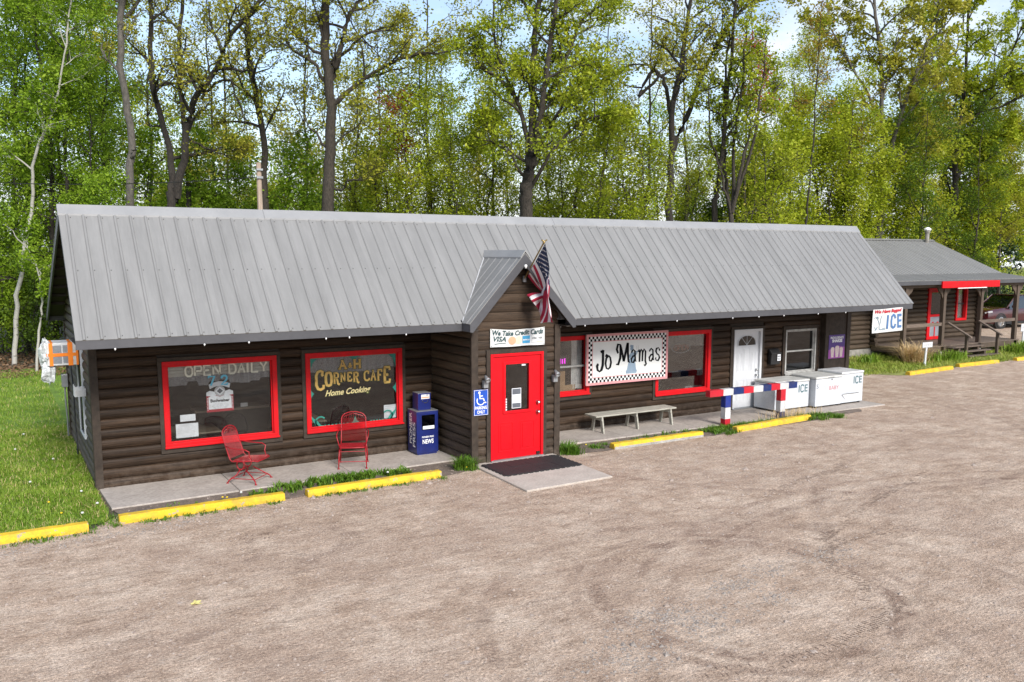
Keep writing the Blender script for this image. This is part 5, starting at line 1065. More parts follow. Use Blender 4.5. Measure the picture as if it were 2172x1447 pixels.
# ------------------------------------------------------------------ the log cabin beyond
K = thing('log_cabin', 'small log cabin with grey metal roof, covered porch and red screen door', 'cabin')
KY, KX0, KX1 = 6.05, 25.2, 35.55
LD = .186
def round_log(parent, p0, p1, r, mt='cabin_log'):
    b = MB(); b.tube([p0, p1], r, 10); o = b.build('log', [mt], parent, smooth=False); return o
kw = MB(); core(kw, KX0, KX1, .3, 3.15, [(32.10, 33.02, .45, 2.56), (34.02, 34.66, 1.28, 2.56)], lambda m, p, q, r, s: m.box(p, q, KY+.05, KY+.17, r, s)); kw.box(KX1-.17, KX1-.05, KY+.17, 11.4, .3, 3.15); kw.box(KX0+.05, KX0+.17, KY+.17, 11.4, .3, 3.15); kw = kw.build('wall', 'core', K)
for k in range(15):
    z = .40+k*LD
    segs = [(KX0, 28.47, .0), (28.40, KX1+.32, 0)]
    cutx = []
    if z < 2.66: cutx.append((31.96, 33.16))
    if 1.16 < z < 2.66: cutx.append((33.9, 34.78))
    for a, b_, _ in segs:
        pieces = [(a, b_)]
        for p, q in cutx:
            pieces = [x for s in pieces for x in ([(s[0], p), (q, s[1])] if s[0] < p and q < s[1] else [s])]
        for p, q in pieces: round_log(kw, (p, KY+.06, z), (q, KY+.06, z), LD*.53)
    for x, y1, y0 in ((KX1-.05, 11.4, KY-.22), (28.42, KY+.3, KY-.30)): round_log(kw, (x, y0+(.05 if k % 2 else 0), z+LD*.5), (x, y1, z+LD*.5), LD*.53)
B('foundation', 'stone', K, KX0, KX1, KY-.02, KY+.2, -.05, .30)
# windows and screen door
def red_window(parent, x0, x1, z0, z1, y):
    f = MB(); fr = .10
    for q in ((x0, x1, z1-fr, z1), (x0, x1, z0, z0+fr), (x0, x0+fr, z0+fr, z1-fr), (x1-fr, x1, z0+fr, z1-fr)): f.box(q[0], q[1], y-.07, y+.1, q[2], q[3])
    w_ = f.build('window', 'red', parent, bevel=.006); B('pane', 'pane', w_, x0+fr, x1-fr, y+.04, y+.046, z0+fr, z1-fr); B('meeting_rail', 'black', w_, x0+fr, x1-fr, y+.02, y+.06, (z0+z1)/2-.02, (z0+z1)/2+.02)
    c_ = MB(); c_.grid(lambda a, c: (x0+fr+(x1-x0-2*fr)*a, y+.12+.02*math.sin(a*18), z0+fr+(z1-z0-2*fr)*c), 20, 2); c_.build('curtain', 'curtain', w_, smooth=True)
red_window(K, 33.94, 34.74, 1.20, 2.63, KY)
sdr = MB(); y = KY-.05
for q in ((32.0, 32.14, .47, 2.62), (32.98, 33.12, .47, 2.62), (32.14, 32.98, 2.52, 2.62)): sdr.box(q[0], q[1], y, y+.16, q[2], q[3])
for q in ((32.15, 32.22, .47, 2.51), (32.90, 32.97, .47, 2.51), (32.22, 32.90, 2.44, 2.51), (32.22, 32.90, 1.42, 1.52), (32.22, 32.90, .47, .60), (32.53, 32.59, .60, 1.0)): sdr.box(q[0], q[1], y+.02, y+.06, q[2], q[3])
sdr = sdr.build('screen_door', 'red', K, bevel=.006); B('lower_panel', 'screen_grey', sdr, 32.22, 32.90, y+.04, y+.05, .60, 1.42); B('screen', 'pane_dark', sdr, 32.22, 32.90, y+.04, y+.045, 1.52, 2.44); B('inner_door', 'core', sdr, 32.14, 32.98, y+.17, y+.2, .47, 2.52)
b = MB(); [b.tube([(32.24+.33*k, y+.015, 1.06), (32.40+.33*k, y+.015, 1.20), (32.56+.33*k, y+.015, 1.06)], .02, 6) for k in range(2)]; b.build('door_scroll', 'red', sdr)
# porch deck, posts, rails, steps
DX0, DX1, DY0 = 28.45, 36.0, 4.38
for k in range(12): B('deck_board', 'deck_wood', K, DX0, DX1, DY0+.14*k, DY0+.134+.14*k, .41, .45, bevel=.004)
B('deck_skirt', 'post_wood', K, DX0, DX1, DY0+.02, DY0+.06, .22, .409); B('deck_skirt', 'post_wood', K, DX0, DX0+.04, DY0+.061, KY, .22, .409)
for x in (28.2, 30.62, 33.15, 35.75):
    y0 = DY0+.02; B('post', 'post_wood', K, x-.08, x+.08, y0, y0+.16, .0 if x < 28.4 else .451, 2.74, bevel=.008)
    for sx in (-1, 1):
        b = MB(); b.prism([(x+sx*.081, y0+.05, 2.28), (x+sx*.081, y0+.05, 2.74), (x+sx*.44, y0+.05, 2.74), (x+sx*.36, y0+.05, 2.60), (x+sx*.2, y0+.05, 2.48)], (0, .06, 0)); b.build('bracket', 'post_wood', K)
    if x > 28.4: B('footing', 'stone', K, x-.1, x+.1, y0, y0+.2, -.05, .409)
B('beam', 'post_wood', K, 26.4, 36.15, DY0+.03, DY0+.15, 2.741, 2.90)
B('rail', 'deck_wood', K, 28.281, 30.539, DY0+.05, DY0+.13, 1.23, 1.36, bevel=.006); B('rail', 'deck_wood', K, 33.231, 35.669, DY0+.05, DY0+.13, 1.23, 1.36, bevel=.006)
for k in range(3):
    B('step', 'deck_wood', K, 30.85+.12*k, 33.0+.12*k, DY0-.28*(k+1), DY0-.28*k-.02, .345-.15*k, .385-.15*k, bevel=.005)
    for x in (31.3, 32.6): B('riser_block', 'post_wood', K, x, x+.12, DY0-.28*(k+1)+.04, DY0-.28*k-.03, -.05, .344-.15*k)
for x in (30.95, 33.05):
    B('newel_post', 'post_wood', K, x-.05, x+.05, DY0-.80, DY0-.70, -.05, .92, bevel=.006)
    b = MB(); b.prism([(x-.06, DY0-.95, .80), (x-.06, DY0-.93, .86), (x-.06, DY0+.04, 1.36), (x-.06, DY0+.04, 1.29)], (.12, 0, 0)); b.build('stair_rail', 'deck_wood', K)
# roof
KR_Y, KR_Z, KB_Y, KB_Z, KE_Y, KE_Z, KRX0, KRX1 = 8.85, 4.66, 5.5, 3.22, 4.16, 3.02, 25.6, 36.35
def sheets(parent, x0, x1, ya, za, yb, zb, pitch, n, mt='roof'):
    ln = math.hypot(yb-ya, zb-za); an = math.atan2(zb-za, yb-ya); cnt = int(round((x1-x0)/(pitch*n))); p2 = (x1-x0)/cnt/n; me = rib_sheet(n, p2, ln, .018).mesh('roof_panel', mt)
    for i in range(cnt):
        o = link(bpy.data.objects.new('roof_panel', me), parent)
        if yb > ya: o.location = (x0+i*n*p2, ya, za); o.rotation_euler = (an, 0, 0)
        else: o.location = (x0+(i+1)*n*p2, ya, za); o.rotation_euler = (math.pi-an, 0, math.pi)
sheets(K, KRX0, KRX1, KB_Y, KB_Z, KR_Y, KR_Z, .225, 4); sheets(K, KRX0+.6, KRX1+.1, KE_Y, KE_Z, KB_Y+.05, KB_Z-.005, .225, 4); sheets(K, KRX0, KRX1, 12.2, KB_Z, KR_Y, KR_Z, .225, 4)
mb = MB(); mb.prism([(KRX0, KR_Y-.15, KR_Z-.03), (KRX0, KR_Y, KR_Z+.04), (KRX0, KR_Y+.15, KR_Z-.03), (KRX0, KR_Y, KR_Z+.0)], (KRX1-KRX0, 0, 0)); mb.build('ridge_cap', 'roof', K)
B('fascia', 'fascia', K, KRX0+.6, KRX1+.1, KE_Y-.004, KE_Y+.02, KE_Z-.16, KE_Z-.012)
mb = MB(); mb.prism([(KRX1-.03, KB_Y, KB_Z-.02), (KRX1-.03, KR_Y, KR_Z-.02), (KRX1-.03, 12.2, KB_Z-.02), (KRX1-.03, 12.2, KB_Z-.16), (KRX1-.03, KR_Y, KR_Z-.17), (KRX1-.03, KB_Y, KB_Z-.16)], (.025, 0, 0)); mb.build('rake_board', 'fascia', K)
mb = MB(); mb.prism([(KX1-.1, KY+.05, 3.1), (KX1-.1, 11.4, 3.1), (KX1-.1, KR_Y, KR_Z-.2)], (.06, 0, 0)); mb.build('gable', 'core', K)
B('porch_ceiling', 'soffit', K, KRX0+.7, KRX1, KE_Y+.03, KY, 2.905, 2.92)
ch = MB(); ch.lathe([(.09, 4.4), (.09, 5.0), (.13, 5.0), (.13, 5.04), (.09, 5.05), (.09, 5.1)], 12, 'Z', (35.55, 8.6, 0)); ch.build('stove_pipe', 'stone', K); MB().lathe([(.15, 5.101), (.16, 5.16), (.05, 5.24), (.0, 5.24)], 12, 'Z', (35.55, 8.6, 0)).build('pipe_cap', 'white_print', K)
rb = thing('awning_board', 'bare red painted sign board hung along the porch eave', 'sign', (31.84, KE_Y-.035, 2.72)); B('board', 'red', rb, -1.93, 1.93, -.03, .03, .0, .26, bevel=.01); B('tube_lamp', 'white_print', rb, -.9, 1.05, -.02, .02, -.03, -.001)
# staked signs
def stake(label, x, y, h, w_, hh, tilt=0):
    t = thing('staked_sign', label, 'sign', (x, y, 0)); b = MB(); b.prism([(-.045, 0, -.05), (.045, 0, -.05), (.045+tilt, 0, h), (-.045+tilt, 0, h)], (0, .04, 0)); b.build('stake', 'white', t)
    B('plate', 'white', t, tilt-w_/2, tilt+w_/2, -.02, -.001, h-hh, h+.02, bevel=.005); b = MB()
    for k in range(4): quad(b, tilt-w_*.36+w_*.19*k, tilt-w_*.36+w_*.19*k+w_*.13, h-hh*.62, h-hh*.25, front(0, -.0215, 0))
    b.build('marking', 'ink_grey', t)['kind'] = 'stuff'
stake('small white board on a white stake before the dry grass clump', 27.5, 3.05, .84, .58, .17, .06); stake('white staked board at the far edge of the cabin porch', 36.55, 4.5, 1.05, .5, .3)
ps_ = MB(); ps_.tube([(20.9, 3.9, -.05), (20.9, 3.9, 1.0)], .03, 8); tag(ps_.build('marker_post', 'iron'), 'thin black post standing in the grass behind the freezers', 'post')

# ------------------------------------------------------------------ vehicles
def vehicle(name, label, loc, rz, paint, suv=True, cat='car', s=1.0):
    t = thing(name, label, cat, loc, rz); t.scale = (s, s, s)          # nose towards local -X
    hw = .93
    def loft(secs, close=True):
        b = MB(); k = len(secs[0])
        for q in secs: b.v += [tuple(p) for p in q]
        for i in range(len(secs)-1):
            for j in range(k): b.f.append((i*k+j, i*k+(j+1) % k, (i+1)*k+(j+1) % k, (i+1)*k+j)); b.m.append(0)
        b.f.append(tuple(range(k))); b.f.append(tuple((len(secs)-1)*k+j for j in range(k))); b.m += [0, 0]; return b
    def sec(x, zb, zt, w, cr=.1):
        return [(x, -w*.94, zb), (x, -w, zb+.12), (x, -w, zt-.30), (x, -w*.97, zt-.1), (x, -w*.86, zt), (x, 0, zt+.02), (x, w*.86, zt), (x, w*.97, zt-.1), (x, w, zt-.30), (x, w, zb+.12), (x, w*.94, zb)]
    b = loft([sec(-2.42, .45, .82, .70), sec(-2.34, .32, .98, .86), sec(-1.9, .26, 1.06, hw), sec(-1.2, .25, 1.11, hw), sec(-.85, .25, 1.14, hw), sec(0, .25, 1.13, hw), sec(1.2, .25, 1.14, hw), sec(2.1, .28, 1.16, hw), sec(2.42, .36, 1.10, .84)])
    bd = b.build('body', paint, t, smooth=True, bevel=.02)
    def cab(x0, x1, x2, x3, zt, m, dz=0, sh=0):
        secs = []
        for x, z, w in ((x0, 1.12, .86), (x1, zt-.03, .70), ((x1+x2)/2, zt, .70), (x2, zt-.02, .70), (x3, 1.13, .84)):
            secs.append([(x, -w-sh, z+dz), (x, 0, z+.03+dz), (x, w+sh, z+dz)])
        b = MB()
        for i, q in enumerate(secs): b.v += q
        base = len(b.v); b.v += [(x0+.05, -.88, 1.05), (x0+.05, .88, 1.05), (x3-.05, -.86, 1.05), (x3-.05, .86, 1.05)]
        for i in range(4):
            for j in range(2): b.f.append((i*3+j, i*3+j+1, (i+1)*3+j+1, (i+1)*3+j)); b.m.append(0)
        b.f += [(0, 3, 6, 9, 12, base+2, base), (2, base+1, base+3, 14, 11, 8, 5), (0, base, base+1, 2, 1), (12, 13, 14, base+3, base+2)]; b.m += [0]*4; return b
    zt = 1.78 if suv else 1.70; x3 = 2.35 if suv else 1.0
    cab(-.95, -.15, x3-.45 if suv else .75, x3, zt, 'car_glass').build('greenhouse', 'car_glass', t)
    b = MB(); b.box(-.18, x3-.40 if suv else .8, -.71, .71, zt-.01, zt+.045)
    b.build('roof', paint, t, bevel=.03)
    for sy in (-1, 1):
        for xa, xb in ((-.98, -.16), (.62, .60), ((1.45, 1.40) if suv else (.72, .70)), (x3, x3-.47 if suv else .78)): MB().tube([(xa, sy*.87, 1.12), (xb, sy*.715, zt)], .035, 6).build('pillar', paint, t)
        B('mirror', paint, t, -.72, -.56, sy*1.04-.09, sy*1.04+.09, 1.13, 1.27, bevel=.03)
        for x in (.0, 1.0): B('door_handle', 'chrome', t, x+.35, x+.53, sy*.93-.02, sy*.93+.02, .90, .93)
        MB().tube([(-2.36, sy*.66, .86), (-2.28, sy*.80, .90), (-2.1, sy*.88, .93)], .06, 6).build('headlight', 'lamp_lens', t)
        B('sill', 'black', t, -1.05, 1.05, sy*.94-.03, sy*.94+.01, .25, .40)
        for x in (-1.45, 1.42):
            a = MB(); a.lathe([(.46, sy*.80), (.46, sy*.945), (.40, sy*.95), (.40, sy*.80)], 20, 'Y', (x, 0, .40)); a.build('wheel_arch', 'black', t)
            w_ = MB(); w_.lathe([(.22, sy*.74), (.36, sy*.72), (.385, sy*.76), (.385, sy*.94), (.36, sy*.975), (.27, sy*.98), (.26, sy*.95)], 24, 'Y', (x, 0, .385)); wh = w_.build('wheel', 'tyre', t, smooth=True)
            rm = MB()
            rm.lathe([(.0, sy*.955), (.06, sy*.96), (.06, sy*.93)], 12, 'Y', (x, 0, .385)); rm.lathe([(.27, sy*.965), (.245, sy*.972), (.235, sy*.93), (.26, sy*.92)], 24, 'Y', (x, 0, .385))
            for k in range(6):
                a = R(60*k+10); rm.tube([(x+.04*math.cos(a), sy*.955, .385+.04*math.sin(a)), (x+.25*math.cos(a), sy*.96, .385+.25*math.sin(a))], .028, 5)
            rm.build('rim', 'chrome', wh)
    B('grille', 'black', t, -2.44, -2.40, -.5, .5, .58, .80, bevel=.02); B('bumper', 'black', t, -2.43, -2.30, -.8, .8, .34, .50, bevel=.04)
    if not suv: B('cargo_bed', 'black', t, 1.08, 2.36, -.78, .78, 1.165, 1.18)
    return t
vehicle('parked_suv', 'dark red SUV parked on the gravel beyond the cabin porch', (47.3, 11.4, 0), R(-8), 'car_red', True, 'car')
vehicle('pickup_truck', 'white pickup truck parked on the far bank under the trees', (113.5, 49.0, 2.02), R(-30), 'car_white', False, 'truck'); vehicle('parked_van', 'dark green vehicle parked behind the white pickup on the bank', (121.5, 48.0, 2.02), R(-30), 'car_green', True, 'car')
bsn = thing('bank_sign', 'blue topped white sign standing beyond the cabin roof', 'sign', (58.5, 12.5, 0)); B('board', 'blue_sign', bsn, -1.1, 1.1, -.04, .04, 2.35, 2.75); B('post', 'white', bsn, .7, .85, -.03, .03, -.05, 2.349); B('post', 'white', bsn, -.85, -.7, -.03, .03, -.05, 2.349)

# ------------------------------------------------------------------ trees
def tubes_np(tubes, V, F, off, n):
    pass
class Tree:
    def __init__(s, seed): s.r = np.random.default_rng(seed); s.V = []; s.F = []; s.n = 0; s.leaf = []
    def tube(s, P, rad, n):
        P = np.asarray(P, float); k = len(P); t = np.gradient(P, axis=0); t /= np.linalg.norm(t, axis=1)[:, None]+1e-9
        a = np.cross(t, np.where(np.abs(t[:, 2:3]) > .9, [[1., 0, 0]], [[0, 0, 1.]])); a /= np.linalg.norm(a, axis=1)[:, None]+1e-9; b = np.cross(t, a)
        an = np.arange(n)*2*np.pi/n; ring = P[:, None]+(a[:, None]*np.cos(an)[None, :, None]+b[:, None]*np.sin(an)[None, :, None])*np.asarray(rad)[:, None, None]
        s.V.append(ring.reshape(-1, 3)); i = np.arange(k-1)[:, None]*n; j = np.arange(n)[None]; j2 = (j+1) % n
        s.F.append((np.stack([i+j, i+j2, i+n+j2, i+n+j], -1).reshape(-1, 4))+s.n); s.n += k*n
    def smooth(s, pts, m=5, jit=.04):
        P = np.asarray(pts, float); k = len(P); out = []
        for i in range(k-1):
            p0, p1, p2, p3 = P[max(i-1, 0)], P[i], P[i+1], P[min(i+2, k-1)]
            for q in range(m):
                t = q/m; out.append(.5*((2*p1)+(-p0+p2)*t+(2*p0-5*p1+4*p2-p3)*t*t+(-p0+3*p1-3*p2+p3)*t**3))
        out.append(P[-1]); out = np.array(out); out[1:-1] += s.r.normal(0, jit, out[1:-1].shape); return out
    def limb(s, pts, r0, r1, kids, L, lev, t0=.25, sides=8, up=.45):
        P = s.smooth(pts, jit=.02+.05*r0); k = len(P); u = np.linspace(0, 1, k); s.tube(P, r0+(r1-r0)*u**.8, sides); s.kids(P, r0+(r1-r0)*u, kids, L, lev, t0, up)
    def kids(s, P, rad, n, L, lev, t0, up):
        k = len(P); r = s.r; ph = r.uniform(0, 6.28)
        for i in range(n):
            t = t0+(1-t0)*(i+r.uniform(.1, .9))/n; j = min(int(t*(k-1)), k-2); f = t*(k-1)-j; p = P[j]*(1-f)+P[j+1]*f; d = P[j+1]-P[j]; d /= np.linalg.norm(d)+1e-9
            ph += 2.4+r.normal()*.5; o = np.array([math.cos(ph), math.sin(ph), 0]); o -= d*o.dot(d); o /= np.linalg.norm(o)+1e-9
            dr = d*r.uniform(.35, .8)+o*r.uniform(.7, 1.1)+np.array([0, 0, up*r.uniform(.2, 1)]); s.branch(p, dr/np.linalg.norm(dr), L*r.uniform(.6, 1.15)*(1-.35*t), min(rad[j]*.62, .022*L+.008), lev, up)
    def branch(s, p, d, L, rad, lev, up):
        r = s.r; n = 4; P = [p]; droop = s.droop
        for i in range(n):
            d = d+r.normal(0, .20+.05*lev, 3)+np.array([0, 0, up*.10-droop*.12*(i/n)]); d /= np.linalg.norm(d); p = p+d*L/n; P.append(p)
        P = np.array(P); u = np.linspace(0, 1, n+1); q_ = P if lev < 3 else P[::2]; s.tube(q_, np.maximum(rad*(1-.72*u), .0075 if lev < 3 else .006)[:len(P):(1 if lev < 3 else 2)], (6, 5, 4, 3, 3)[lev])
        if lev < s.maxlev: s.kids(P, rad*(1-.72*u), s.nk[lev], L*s.sh, lev+1, .22, up*.8)
        if lev >= s.maxlev-1:
            m = s.nl if lev == s.maxlev else s.nl//3
            q = r.uniform(.2, 1.05, m); j = np.minimum((q*n).astype(int), n-1); f = np.minimum(q*n-j, 1)[:, None]; s.leaf.append(P[j]*(1-f)+P[j+1]*f+r.normal(0, s.spread, (m, 3)))
    def finish(s, name, label, loc, rz, bark, leafm, group, size=.085, cat='tree', flat=.5):
        t = thing(name, label, cat, loc, rz, group); np_mesh('trunk', np.concatenate(s.V), np.concatenate(s.F), bark, t, True)
        if s.leaf:
            c = np.concatenate(s.leaf); m = len(c); r = s.r; nrm = r.normal(0, 1, (m, 3)); nrm[:, 2] = np.abs(nrm[:, 2])+flat; nrm /= np.linalg.norm(nrm, axis=1)[:, None]
            a = np.cross(nrm, r.normal(0, 1, (m, 3))); a /= np.linalg.norm(a, axis=1)[:, None]+1e-9; b = np.cross(nrm, a); sz = (size*r.uniform(.6, 1.35, m))[:, None]
            a[:, 2] -= .25; sz *= 1.15
            Q = np.stack([c-a*sz*.5, c+b*sz*.34+a*sz*.05+nrm*sz*.06, c+a*sz*.55, c-b*sz*.34+a*sz*.05+nrm*sz*.06], 1).reshape(-1, 3)
            np_mesh('crown', Q, np.arange(m*4).reshape(-1, 4), leafm, t)
        return t
VD = -YAW
def base_at(u, D):   # ground point a tree stands on, given as bearing (in the photo's columns) and distance
    k = (u-1086)/1833.58; return (-1.349+D*(math.sin(YAW)+k*math.cos(YAW)), -15.802+D*(math.cos(YAW)-k*math.sin(YAW)), -.02)
def hero(seed, name, label, u0, D, stems, bark, leafm, kids=9, L=2.6, nl=22, maxlev=3, nk=(6, 5, 4, 3), sh=.62, spread=.16, size=.085, group=None, droop=0, flat=.5):
    """stems: list of (points as (column, row) of the photograph turned into metres across and up at the tree's own distance, r0, r1, kids)"""
    T = Tree(seed); T.maxlev = maxlev; T.nk = nk; T.sh = sh; T.nl = nl; T.spread = spread; T.droop = droop; m = D/1833.58; nl = int(nl*.95); T.nl = nl; T.spread = .11
    for pts, r0, r1, kd, t0 in stems:
        W = []; dep = 0
        for i, (u, v) in enumerate(pts):
            W.append(((u-u0)*m, dep, 3.98+(539-v)*m)); dep += T.r.normal()*.25
        T.limb(W, r0, r1, kd, L*(1 if r0 > .09 else .8), 1, t0, 8)
    return T.finish(name, label, base_at(u0, D), VD, bark, leafm, group, size=size, flat=flat)
def gen(seed, name, label, u, D, h, bark, leafm, group, r0=.13, kids=14, L=2.6, nl=20, t0=.22, lean=(0, 0), maxlev=3, nk=(6, 5, 4, 3), sh=.62, spread=.17, size=.085, fork=0, up=.45, droop=0, flat=.5, wig=.12):
    T = Tree(seed); T.maxlev = maxlev; T.nk = nk; T.sh = sh; T.nl = nl; T.spread = spread; T.droop = droop; r = T.r
    def stem(p, dx, dy, hh, ra, k, tt):
        P = [np.array(p)]; n = 6
        for i in range(n): P.append(P[-1]+np.array([dx*hh/n+r.normal()*wig, dy*hh/n+r.normal()*wig, hh/n]))
        T.limb(P, ra, ra*.18, k, L, 1, tt, 7, up); return P
    P = stem((0, 0, -.05), lean[0], lean[1], h, r0, kids, t0)
    for f in range(fork): stem(tuple(P[1+f % 2]), r.uniform(.2, .45)*(1 if f % 2 else -1), r.uniform(-.25, .25), h*.72, r0*.6, kids//2, .2)
    return T.finish(name, label, base_at(u, D), r.uniform(0, 6.28), bark, leafm, group, size=size, flat=flat)
# --- trees one can pick out by their own shape
hero(1, 'birch_tree', 'leaning white birch trunk at the edge of the lawn', 20, 31, [([(20, 790), (34, 650), (48, 540), (72, 430), (92, 340), (124, 258), (146, 180), (170, 90), (180, 0)], .095, .02, 12, .45)], 'birch_bark', 'leaf_bright', L=1.8, nl=22)
hero(2, 'birch_tree', 'thin broken birch stem beside the log end wall', 78, 29, [([(66, 800), (78, 700), (92, 640), (88, 560), (70, 500)], .05, .02, 5, .5)], 'birch_bark', 'leaf_bright', L=1.3, nl=22)
hero(3, 'aspen_tree', 'tall straight grey trunk with a snapped branch stub behind the ridge', 291, 29, [([(292, 790), (291, 600), (290, 440), (297, 300), (290, 160), (301, 0), (306, -140)], .165, .09, 7, .62), ([(293, 350), (306, 335), (313, 322)], .07, .035, 0, .5), ([(300, 60), (330, 30), (352, -20), (370, -90)], .07, .03, 5, .2)], 'bark_grey', 'leaf_olive', L=2.0, nl=12)
hero(4, 'oak_tree', 'dark forked oak whose right stem arches far to the side', 379, 30, [([(380, 780), (378, 600), (377, 430), (374, 380), (362, 300), (347, 180), (352, 60), (344, -80)], .19, .06, 9, .5), ([(380, 430), (400, 360), (412, 290), (440, 225), (482, 180), (530, 105), (592, 52), (640, 10)], .16, .05, 12, .25), ([(445, 222), (475, 190), (510, 190), (528, 230), (545, 275)], .06, .02, 5, .3), ([(415, 300), (445, 320), (500, 340)], .05, .015, 5, .3)], 'bark_dark', 'leaf_olive', nl=11, kids=9)
hero(5, 'oak_tree', 'slim straight dark trunk just right of the forked oak', 416, 33, [([(414, 780), (415, 440), (421, 300), (417, 150), (428, 0), (430, -120)], .13, .05, 10, .4)], 'bark_dark', 'leaf_olive', L=2.2, nl=12)
hero(6, 'oak_tree', 'vine-clad trunk standing behind the bare utility pole', 563, 31, [([(566, 780), (565, 440), (560, 300), (551, 180), (545, 60), (541, -100)], .16, .06, 15, .38)], 'bark', 'leaf_olive', L=2.4, nl=14)
hero(7, 'oak_tree', 'stout oak with one long limb reaching out level to the right', 704, 29, [([(702, 780), (703, 460), (706, 330), (710, 235), (706, 120), (712, 0), (716, -130)], .235, .10, 8, .55), ([(711, 238), (760, 196), (820, 165), (880, 143), (960, 126)], .10, .025, 9, .3), ([(711, 192), (735, 130), (756, 70), (792, 20), (850, -20)], .11, .04, 8, .3), ([(714, 150), (750, 116), (800, 90), (866, 88)], .07, .015, 6, .35), ([(704, 192), (680, 150), (640, 128), (608, 88)], .07, .02, 7, .3), ([(700, 318), (672, 284), (652, 268), (640, 240)], .05, .015, 4, .4), ([(711, 402), (734, 406), (748, 390), (790, 386), (832, 370)], .045, .012, 4, .4), ([(708, 330), (730, 300), (770, 270), (800, 240)], .04, .012, 5, .3)], 'bark', 'leaf_olive', L=2.2, nl=10)
hero(8, 'maple_tree', 'wide crowned tree whose trunk splits into many fanning stems', 1118, 28.5, [([(1114, 780), (1115, 470), (1118, 400), (1126, 335)], .23, .18, 3, .75), ([(1120, 372), (1110, 262), (1086, 212), (1056, 180), (1010, 148)], .10, .03, 10, .25), ([(1126, 338), (1129, 220), (1131, 120), (1140, 0), (1142, -80)], .14, .06, 12, .2), ([(1128, 338), (1150, 230), (1160, 120), (1178, 0), (1185, -80)], .12, .05, 12, .2), ([(1130, 345), (1172, 262), (1204, 214), (1262, 198)], .08, .02, 9, .25), ([(1150, 232), (1196, 140), (1232, 60), (1305, 5)], .08, .03, 10, .2), ([(1113, 386), (1080, 332), (1046, 312), (1010, 300)], .06, .015, 7, .3), ([(1124, 402), (1164, 332), (1202, 290), (1244, 268), (1290, 262)], .07, .02, 9, .25), ([(1086, 212), (1060, 140), (1046, 60), (1050, -40)], .06, .025, 8, .2)], 'bark', 'leaf_yellow', L=2.0, nl=17)
hero(9, 'oak_tree', 'dark tree with a crooked diagonal limb crossing open sky', 1412, 30, [([(1412, 780), (1411, 470), (1415, 350), (1411, 240), (1428, 150), (1440, 60), (1452, -40)], .15, .05, 9, .5), ([(1345, 216), (1395, 172), (1440, 150), (1482, 105)], .06, .02, 5, .2), ([(1412, 250), (1396, 190), (1372, 165), (1345, 216)], .07, .05, 3, .4), ([(1416, 330), (1450, 240), (1500, 120), (1558, 40), (1645, 16)], .11, .03, 12, .3)], 'bark_dark', 'leaf_olive', L=2.1, nl=11)
hero(10, 'maple_tree', 'slender upright trunk between the crooked oak and the clustered stems', 1505, 30, [([(1505, 780), (1505, 470), (1508, 400), (1514, 300), (1521, 200), (1526, 90), (1530, -60)], .12, .04, 13, .4)], 'bark', 'leaf_yellow', L=2.0, nl=13)
hero(11, 'maple_tree', 'cluster of five thin stems rising from one root', 1546, 29, [([(1546, 780), (1546, 470), (1545, 440), (1534, 330), (1530, 200), (1534, 80)], .11, .03, 7, .45), ([(1546, 450), (1562, 330), (1592, 250), (1648, 178)], .07, .02, 6, .3), ([(1546, 446), (1550, 300), (1556, 180), (1560, 60)], .07, .02, 6, .4), ([(1543, 452), (1522, 360), (1500, 280), (1490, 190)], .05, .02, 5, .4), ([(1548, 440), (1576, 320), (1584, 220), (1590, 120)], .06, .02, 6, .4)], 'bark', 'leaf_yellow', L=1.5, nl=9)
hero(12, 'oak_tree', 'stout lichen-grey trunk rising beside the cabin ridge', 1858, 46, [([(1852, 800), (1855, 560), (1858, 440), (1864, 370)], .25, .20, 2, .8), ([(1862, 380), (1846, 270), (1834, 150), (1818, 40), (1810, -60)], .15, .06, 13, .25), ([(1848, 262), (1802, 192), (1752, 108), (1720, 60)], .09, .03, 9, .3), ([(1864, 372), (1880, 250), (1922, 120), (1950, 20)], .13, .05, 13, .25), ([(1866, 360), (1905, 320), (1950, 240), (1962, 180)], .07, .02, 8, .3)], 'bark_grey', 'leaf_olive', L=3.0, nl=15, size=.15)
hero(13, 'oak_tree', 'broad oak with steep branching limbs behind the cabin', 2004, 52, [([(1998, 800), (2002, 520), (2004, 420), (2001, 330)], .22, .17, 3, .75), ([(2001, 335), (2011, 240), (2016, 140), (2010, 10), (2012, -60)], .13, .05, 12, .2), ([(2002, 335), (2050, 232), (2092, 160), (2134, 55)], .12, .04, 13, .2), ([(2001, 338), (1984, 260), (1962, 150), (1972, 40)], .10, .04, 11, .2), ([(2040, 250), (2100, 230), (2160, 190), (2210, 150)], .07, .02, 9, .25), ([(2003, 420), (1975, 350), (1940, 310), (1900, 290)], .06, .02, 7, .3), ([(2004, 430), (2040, 380), (2075, 330), (2110, 290)], .07, .02, 8, .3)], 'bark_dark', 'leaf_yellow', L=3.4, nl=18, size=.17)
